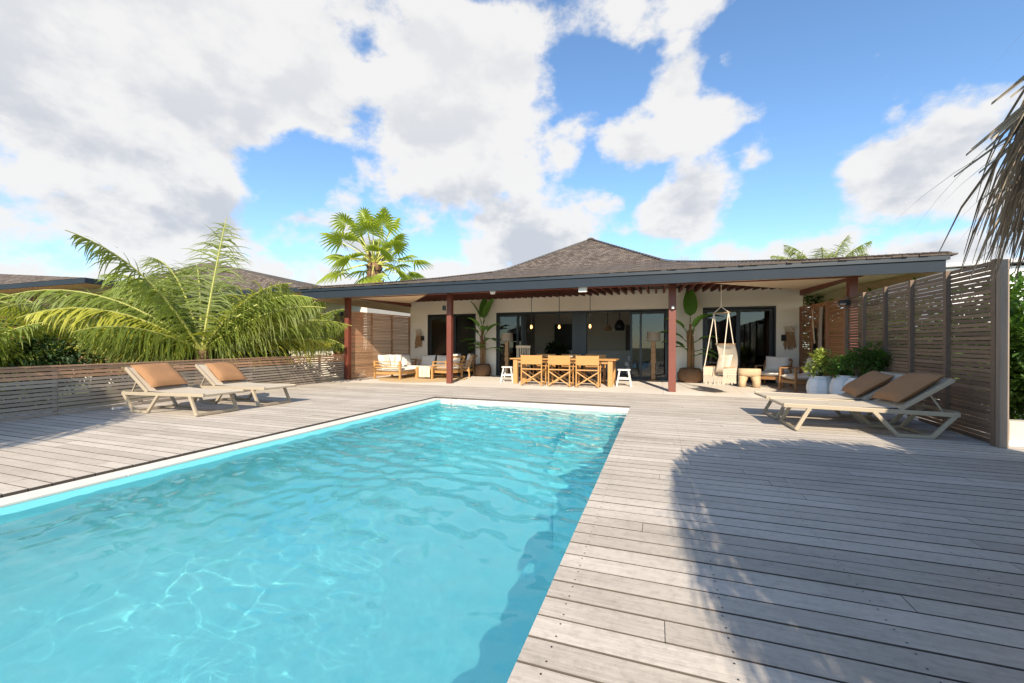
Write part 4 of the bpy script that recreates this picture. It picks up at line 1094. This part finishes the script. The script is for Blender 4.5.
def armchair(name, label, loc, rz, wood, W=.33, D=.34, sh=.30, bh=.74, group=None, cush='white_cushion', slats=False):
    root = thing(name, label, 'armchair', loc, rz, group)
    for x in (-W, W):
        m = MB(); m.bar((x, -D, 0), (x, -D, .56), .045); m.build('leg', wood, root, bevel=.005)
        m = MB(); m.bar((x, D + .02, 0), (x, D - .02, .56), .045); m.build('leg', wood, root, bevel=.005)
        m = MB(); m.bar((x, -D - .02, .57), (x, D + .04, .57), .06, .03); m.build('armrest', wood, root, bevel=.005)
    m = MB(); m.bar((-W, -D, sh - .06), (W, -D, sh - .06), .03, .07); m.bar((-W, D, sh - .06), (W, D, sh - .06), .03, .07)
    for x in (-W, W): m.bar((x, -D, sh - .06), (x, D, sh - .06), .03, .07)
    for k in range(5): m.bar((-W, -D + .1 + k * .13, sh - .02), (W, -D + .1 + k * .13, sh - .02), .06, .015)
    m.bar((-W, D, .56), (-W, D + .12, bh), .04); m.bar((W, D, .56), (W, D + .12, bh), .04); m.bar((-W, D + .12, bh), (W, D + .12, bh), .03, .06); m.bar((-W, D + .05, .5), (W, D + .05, .5), .03, .05)
    if slats:
        for x in (-W, W):
            for z in (.38, .47): m.bar((x, -D, z), (x, D, z), .02, .03)
    m.build('frame', wood, root)
    m = MB(); M4 = Matrix.Translation((0, -.02, sh + .06)); pillow(m, 2 * W - .05, 2 * D - .02, .15, M4, seed=W); m.build('seat_cushion', cush, root, smooth=True)
    m = MB(); M4 = Matrix.Translation((0, D - .06, sh + .32)) @ Matrix.Rotation(rad(75), 4, 'X'); pillow(m, 2 * W - .06, .46, .15, M4, seed=2 + W); m.build('back_cushion', cush, root, smooth=True)
    return root
armchair('armchair', 'teak armchair with white cushions next to the stump stool', (3.10, 13.5, 0), rad(150 - 180), 'dark_teak', group='dark teak armchairs')
armchair('armchair', 'teak armchair with white cushions next to the white pots', (3.42, 12.2, 0), rad(-75), 'dark_teak', W=.34, group='dark teak armchairs')
# left sitting group
def sofa():
    root = thing('corner_sofa', 'teak corner sofa with white cushions by the veranda\'s left screen', 'sofa', (-8.22, 12.4, 0))
    m = MB()
    for x, y in ((-.55, -.95), (.42, -.95), (.42, .0), (-.55, .0), (.42, 1.1), (-.55, 1.5), (1.4, 1.5), (1.4, .62)):
        q = MB(); q.box(x - .03, x + .03, y - .03, y + .03, 0, .60 if (y < -.9 or x < -.5) else .28); q.build('leg', 'teak', root, bevel=.004)
    for z in (.2,):
        m.bar((-.55, -.95, z), (.42, -.95, z), .03, .07); m.bar((.42, -.95, z), (.42, 1.1, z), .03, .07); m.bar((-.55, -.95, z), (-.55, 1.5, z), .03, .07)
    for z in (.38, .47, .57): m.bar((-.55, -.95, z), (.42, -.95, z), .025, .035 if z < .5 else .03); m.bar((-.55, -.95, z), (-.55, 1.5, z), .025, .035)
    m.bar((.42, .62, .2), (1.4, .62, .2), .03, .07); m.bar((-.55, 1.5, .2), (1.4, 1.5, .2), .03, .07); m.bar((-.55, 1.5, .55), (1.4, 1.5, .55), .03, .04)
    m.build('frame', 'teak', root)
    for (x, y, w, d) in ((-.06, -.42, .92, 1.0), (-.06, .55, .92, .95), (.62, 1.05, 1.4, .82)):
        q = MB(); pillow(q, w, d, .17, Matrix.Translation((x, y, .30)), seed=x); q.build('seat_cushion', 'white_cushion', root, smooth=True)
    for k, (x, y, a, s_) in enumerate(((-.42, -.62, 78, .55), (-.40, -.05, 76, .58), (-.38, .55, 76, .58))):
        q = MB(); M4 = Matrix.Translation((x, y, .56)) @ Matrix.Rotation(rad(-90), 4, 'Z') @ Matrix.Rotation(rad(-a + 180), 4, 'X'); pillow(q, s_, .48, .18, M4, seed=k); q.build('back_cushion', 'white_cushion', root, smooth=True)
    for k, (x, y) in enumerate(((.1, 1.32), (.75, 1.32))):
        q = MB(); M4 = Matrix.Translation((x, y, .54)) @ Matrix.Rotation(rad(74), 4, 'X'); pillow(q, .6, .45, .17, M4, seed=5 + k); q.build('back_cushion', 'white_cushion', root, smooth=True)
    q = MB(); M4 = Matrix.Translation((-.05, -.35, .58)) @ Matrix.Rotation(rad(-60), 4, 'Z') @ Matrix.Rotation(rad(70), 4, 'X'); pillow(q, .46, .46, .18, M4, seed=9); q.build('scatter_cushion', 'white_cushion', root, smooth=True)
sofa()
armchair('lounge_chair', 'light teak lounge chair with white cushions facing the sofa, nearer the post', (-6.62, 12.45, 0), rad(-100), 'teak', slats=True, group='light teak lounge chairs')
armchair('lounge_chair', 'light teak lounge chair with white cushions close to the banana plant', (-6.62, 13.55, 0), rad(-80), 'teak', slats=True, group='light teak lounge chairs')
def coffee():
    root = thing('coffee_table', 'low teak coffee table between sofa and lounge chairs', 'table', (-7.22, 12.35, 0))
    m = MB(); m.box(-.32, .32, -.4, .4, .36, .40); m.build('tabletop', 'teak', root, bevel=.004)
    for x in (-.28, .28):
        for y in (-.36, .36): q = MB(); q.box(x - .03, x + .03, y - .03, y + .03, 0, .36); q.build('leg', 'teak', root)
coffee()
def throw():
    m = MB(); rows = []
    for i in range(15):
        t = i / 14; s = -.62 + 1.0 * t; row = []
        for j in range(11):
            u = -1 + 2 * j / 10; x = u * .20 * (1 + .2 * noise.noise((t * 3, u, 1)))
            if s < -.425: y = -.425 - .01 * sin(j); z = .412 - (-.425 - s) * 1.7 + .02 * noise.noise((u * 3, t * 3, 4))
            else: y = s; z = .412 + .012 * abs(noise.noise((u * 3, t * 5, 2)))
            row.append((x, y + (.03 * sin(u * 9) if s < -.42 else 0), z))
        rows.append(row)
    m.grid(rows); m.grid([[(x, y, z - .008) for x, y, z in r][::-1] for r in rows])
    simple_top('throw_blanket', 'cream throw blanket hanging over the low coffee table', 'blanket', m, 'throw_cloth', smooth=True, loc=(-7.20, 12.35, 0))
throw()
m = MB(); m.lathe([(1.45, 0.0), (1.46, .006), (1.44, .014), (0, .015)], 48, r=.5); simple_top('jute_rug', 'round jute rug under the left seating group', 'rug', m, 'jute', loc=(-7.35, 12.15, .003))
m = MB(); m.lathe([(.14, 0), (.20, .12), (.21, .26), (.17, .34), (.155, .34), (.18, .25), (0, .05)], 20); simple_top('wicker_basket', 'small wicker basket against the wall behind the corner sofa', 'basket', m, 'jute', smooth=True, loc=(-8.78, 14.2, .001))
m = MB()
for k in range(9):
    a = k * .7; m.tube([(0.02 * cos(a), .02 * sin(a), 0), (.06 * cos(a), .05 * sin(a), .28), (.13 * cos(a), .09 * sin(a), .5 + .03 * (k % 3))], [.005, .004, .002], 4)
simple_top('dried_stems', 'dried stems standing in the wicker basket behind the sofa', 'dried plant', m, 'dried_leaf', loc=(-8.78, 14.2, .12))

# ------------------------------------------------------------------ wall pieces, lamps
def wall_hanging(x, label):
    root = thing('macrame_hanging', label, 'wall hanging', (x, 14.49, 0), 0, 'dried leaf wall hangings')
    m = MB(); rs = random.Random(int(x * 10))
    for k in range(60):
        a = rs.uniform(-.35, .35); z0 = 1.62 + rs.uniform(-.06, .05); L_ = rs.uniform(.2, .62)
        m.bar((a * .25, -.03 - rs.random() * .04, z0), (a * .25 + sin(a) * L_ * .45, -.02 - rs.random() * .05, z0 - L_), .03, .006)
    m.build('dried_leaves', 'dried_leaf', root)
    m = MB()
    for k in range(70):
        a = rs.random() * 6.28; R = rs.uniform(.02, .15); p = Vector((R * cos(a), -.04 - rs.random() * .04, 1.62 + R * sin(a) * .8)); m.bar(p, p + Vector((rs.uniform(-.06, .06), 0, rs.uniform(-.05, .05))), .03, .02)
    m.build('woven_top', 'rope', root)
wall_hanging(-8.98, 'bunch of dried leaves hung on the wall above the corner sofa'); wall_hanging(3.73, 'bunch of dried leaves hung on the wall right of the right door')
def sconce(x, y, z, label, s=.06, mat='black', h=.18):
    root = thing('wall_lamp', label, 'lamp', (x, y, z), 0, 'outdoor wall lamps')
    m = MB(); m.box(-s, s, -.09, -.03, -h / 2, h / 2); m.build('housing', mat, root, bevel=.006)
    m = MB(); m.box(-s * .4, s * .4, -.031, .0, -.03, .03); m.build('bracket', mat, root)
sconce(-8.80, 14.5, 1.40, 'small black wall lamp beside the left dried leaf bunch'); sconce(3.58, 14.5, 1.38, 'small black wall lamp beside the right dried leaf bunch')
sconce(-9.52, 10.83, 2.1, 'small black lamp on the leftmost veranda post', .04, h=.14); sconce(-5.85, 10.83, 2.2, 'small black lamp on the post before the lounge chairs', .04, h=.14)
sconce(.36, 10.83, 2.05, 'tiny white lamp on the veranda post left of the hanging chair', .03, 'white_paint', .07); sconce(3.82, 10.83, 2.06, 'wide black lamp on the rightmost veranda post', .12, h=.12)
for x, lab, k in ((-4.1, 'round white spotlight under the fascia above the left banana plant', 0), (-1.72, 'square white spotlight box under the fascia above the dining table', 1)):
    root = thing('spotlight', lab, 'lamp', (x, 10.2, 2.56), 0)
    m = MB()
    if k: m.box(-.1, .1, -.06, .06, -.13, .03)
    else: m.lathe([(.0, -.09), (.06, -.09), (.075, -.03), (.07, .03), (0, .03)], 16)
    m.build('housing', 'white_paint', root, smooth=not k)
def pendant(x, y, zb, label, first=None, top=2.75):
    if first: return copy_tree(first, (x, y, zb), 0, label)
    root = thing('pendant_lamp', label, 'pendant lamp', (x, y, zb), 0, 'pendant lamps with glowing bulbs')
    m = MB(); m.tube([(0, 0, .12), (0, 0, top - zb)], .009, 6); m.build('cord', 'black', root)
    m = MB(); m.lathe([(.0, .06), (.022, .06), (.025, .12), (.0, .13)], 10); m.build('socket', 'black', root)
    m = MB(); m.lathe([(.0, -.055), (.022, -.045), (.034, -.015), (.03, .02), (.015, .058), (0, .06)], 12); m.build('bulb', 'bulb_glow', root, smooth=True)
    return root
p0 = pendant(-3.60, 12.1, 1.68, 'bare glowing bulb on a long cord over the left of the table')
pendant(-2.74, 12.1, 1.67, 'bare glowing bulb on a long cord over the middle of the table', p0); pendant(-1.83, 12.1, 1.68, 'bare glowing bulb on a long cord over the right of the table', p0)
def shade_pend(x, y, z, label, mat, R=.16, h=.22, glow=False):
    root = thing('shaded_pendant', label, 'pendant lamp', (x, y, z), 0, 'shaded pendants inside the house')
    m = MB(); m.tube([(0, 0, h), (0, 0, 2.86 - z)], .012, 6); m.build('cord', 'black', root)
    m = MB(); m.lathe([(.02, h), (R * .5, h * .9), (R, h * .4), (R * .85, 0), (R * .8, 0.005), (R * .9, h * .4), (.02, h * .85)], 18); m.build('lamp_shade', mat, root, smooth=True)
    if glow: m = MB(); m.lathe([(0, -.04), (.05, 0), (0, .06)], 10); m.build('bulb', 'bulb_glow', root)
shade_pend(-1.9, 17.3, 1.75, 'round dark pendant shade hanging deep in the kitchen, left one', 'dried_leaf'); shade_pend(-1.35, 16.4, 1.72, 'large black pendant shade hanging deep in the kitchen', 'black', .2, .42)
shade_pend(-3.4, 18.2, 1.62, 'small glowing pendant behind the charcoal column', 'jute', .12, .18, True); shade_pend(-.28, 17.6, 1.66, 'woven glowing pendant seen through the right glass pane', 'jute', .15, .2, True); shade_pend(-7.6, 18.2, 1.6, 'woven pendant seen through the left door', 'jute', .17, .3)

# inside the house
def kitchen():
    root = thing('kitchen_island', 'grey kitchen island deep inside behind the dining table', 'kitchen island', (-2.1, 18.2, .006))
    m = MB(); m.box(-1.5, 1.35, -.45, .45, 0, .88); m.build('cabinet', 'kitchen_grey', root); m = MB(); m.box(-1.55, 1.4, -.5, .5, .88, .93); m.build('worktop', 'kitchen_grey', root)
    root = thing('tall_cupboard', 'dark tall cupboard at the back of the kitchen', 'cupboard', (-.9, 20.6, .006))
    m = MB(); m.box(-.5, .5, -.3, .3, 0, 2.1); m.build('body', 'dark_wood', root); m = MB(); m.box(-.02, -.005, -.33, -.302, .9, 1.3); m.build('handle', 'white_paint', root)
kitchen()
def inner_sofa(x, y, label, bmat, rz=0):
    root = thing('indoor_sofa', label, 'sofa', (x, y, .006), rz, 'indoor sofas seen through the glass')
    m = MB(); m.box(-.9, .9, -.4, .4, .08, .38); m.box(-.9, .9, .25, .45, .381, .75); m.box(-.95, -.78, -.4, .249, .381, .55); m.box(.78, .95, -.4, .249, .381, .55); m.build('body', 'white_cushion', root, bevel=.04)
    m = MB(); pillow(m, .45, .45, .16, Matrix.Translation((-.3, .15, .6)) @ Matrix.Rotation(rad(70), 4, 'X')); m.build('scatter_cushion', bmat, root, smooth=True)
    m = MB(); pillow(m, .45, .45, .16, Matrix.Translation((.35, .15, .6)) @ Matrix.Rotation(rad(70), 4, 'X')); m.build('scatter_cushion', bmat, root, smooth=True)
inner_sofa(-.15, 15.9, 'white indoor sofa with teal cushions behind the right glass pane', 'teal_fabric')
inner_sofa(2.4, 16.6, 'pale indoor sofa in the dark room behind the right door', 'towel')
shrub('indoor_plant', 'dark indoor plant standing left inside the open living room', 'potted plant', (-4.1, 17.5, .3), .55, 900, .2, 'dark_leaf', 70, clumps=16)
m = MB(); rs = random.Random(3)
m.lathe([(.32, 0), (.34, .012), (.30, .03), (.26, .02), (.0, .02)], 30, r=.5)
o = m.build('round_mirror', 'dark_wood'); o.rotation_euler = (rad(90), 0, 0); o.location = (-8.1, 17.0, 1.6); tag(o, 'round dark woven frame standing in the left room', 'wall decoration')
o.location = (-8.05, 20.98, 1.62)

# ------------------------------------------------------------------ white planters with shrubs
def planter(loc, R, h, label, seed):
    m = MB(); rs = random.Random(seed); n = 10; rows = []
    for i, (r_, z) in enumerate(((.62, 0), (.9, .16), (1.0, .42), (1.0, .6), (.86, .84), (.66, .97), (.70, 1.0), (.60, 1.0), (.55, .86))):
        off = 0
        rows.append([(R * r_ * cos(2 * pi * (k + off) / n) * (1 + rs.uniform(-.004, .004)), R * r_ * sin(2 * pi * (k + off) / n), h * z) for k in range(n)])
    m.grid(rows, True, .5, True)
    root = thing('planter', label, 'planter', loc, rs.random(), 'white faceted planters')
    m.build('pot', 'planter_white', root)
    m = MB(); m.lathe([(R * .56, h * .88), (0, h * .9)], 9); m.build('soil', 'dark_wood', root)
    return root
P_ = [((3.28, 10.42, 0), .27, .50, 'white faceted planter left of the other two by the screen'), ((3.50, 9.82, 0), .27, .56, 'white faceted planter between the other two'), ((3.44, 9.0, 0), .28, .56, 'white faceted planter partly behind a rust pillow')]
for k, (l, R, h, t) in enumerate(P_): planter(l, R, h, t, k)
GP = 'shrubs growing in the white planters'
shrub('potted_shrub', 'bright lime green shrub in the left white planter', 'plant', (3.24, 10.42, .44), .30, 480, .11, 'lime_leaf', 81, GP, sx=(.8, .8, 1.15))
shrub('potted_shrub', 'dark green shrub in the middle white planter', 'plant', (3.48, 9.82, .46), .27, 560, .09, 'shrub_leaf', 82, GP, sx=(1.2, .9, .8))
shrub('potted_shrub', 'full green shrub in the right white planter', 'plant', (3.46, 9.05, .50), .36, 1000, .09, 'shrub_leaf', 83, GP, sx=(1.0, .8, 1.0))
# towels and driftwood on the right screen
def hook_things():
    m = MB(); rows = []
    for i in range(12):
        t = i / 11; rows.append([(-.05 - .02 * sin(j * 1.7 + t * 2), -.16 + .045 * j * (1 - .15 * t), 2.12 - 1.15 * t) for j in range(8)])
    m.grid(rows); m.grid([[(x + .012, y, z) for x, y, z in r][::-1] for r in rows]); simple_top('towel', 'grey brown towel hanging on the right screen', 'towel', m, 'towel', smooth=True, loc=(3.97, 12.55, 0), rz=rad(-2))
    m = MB(); rows = []
    for i in range(10):
        t = i / 9; rows.append([(-.06 - .02 * sin(j * 2.1 + t), -.12 + .03 * j * (.6 + .5 * t), 1.6 - .65 * t) for j in range(7)])
    m.grid(rows); m.grid([[(x + .02, y, z) for x, y, z in r][::-1] for r in rows]); simple_top('beach_bag', 'black beach bag hanging beside the towel', 'bag', m, 'black', smooth=True, loc=(3.96, 12.95, 0))
    m = MB(); m.tube([(-.07, 0, 1.2), (-.09, .08, 1.7), (-.06, .2, 2.1)], [.02, .018, .012], 6); simple_top('driftwood_stick', 'pale driftwood stick leaning on the right screen', 'stick', m, 'cream_wood', loc=(3.96, 12.85, 0))
hook_things()
# string of small white fittings at the foot of the left fence
root = thing('deck_socket', 'small white socket box at the foot of the left fence', 'socket', (-8.62, 4.5, 0))
m = MB(); m.box(-.03, .05, -.12, .10, 0, .04); m.build('housing', 'white_paint', root, bevel=.01)
m = MB(); m.box(.051, .056, -.06, .02, .008, .03); m.build('cover', 'planter_white', root)
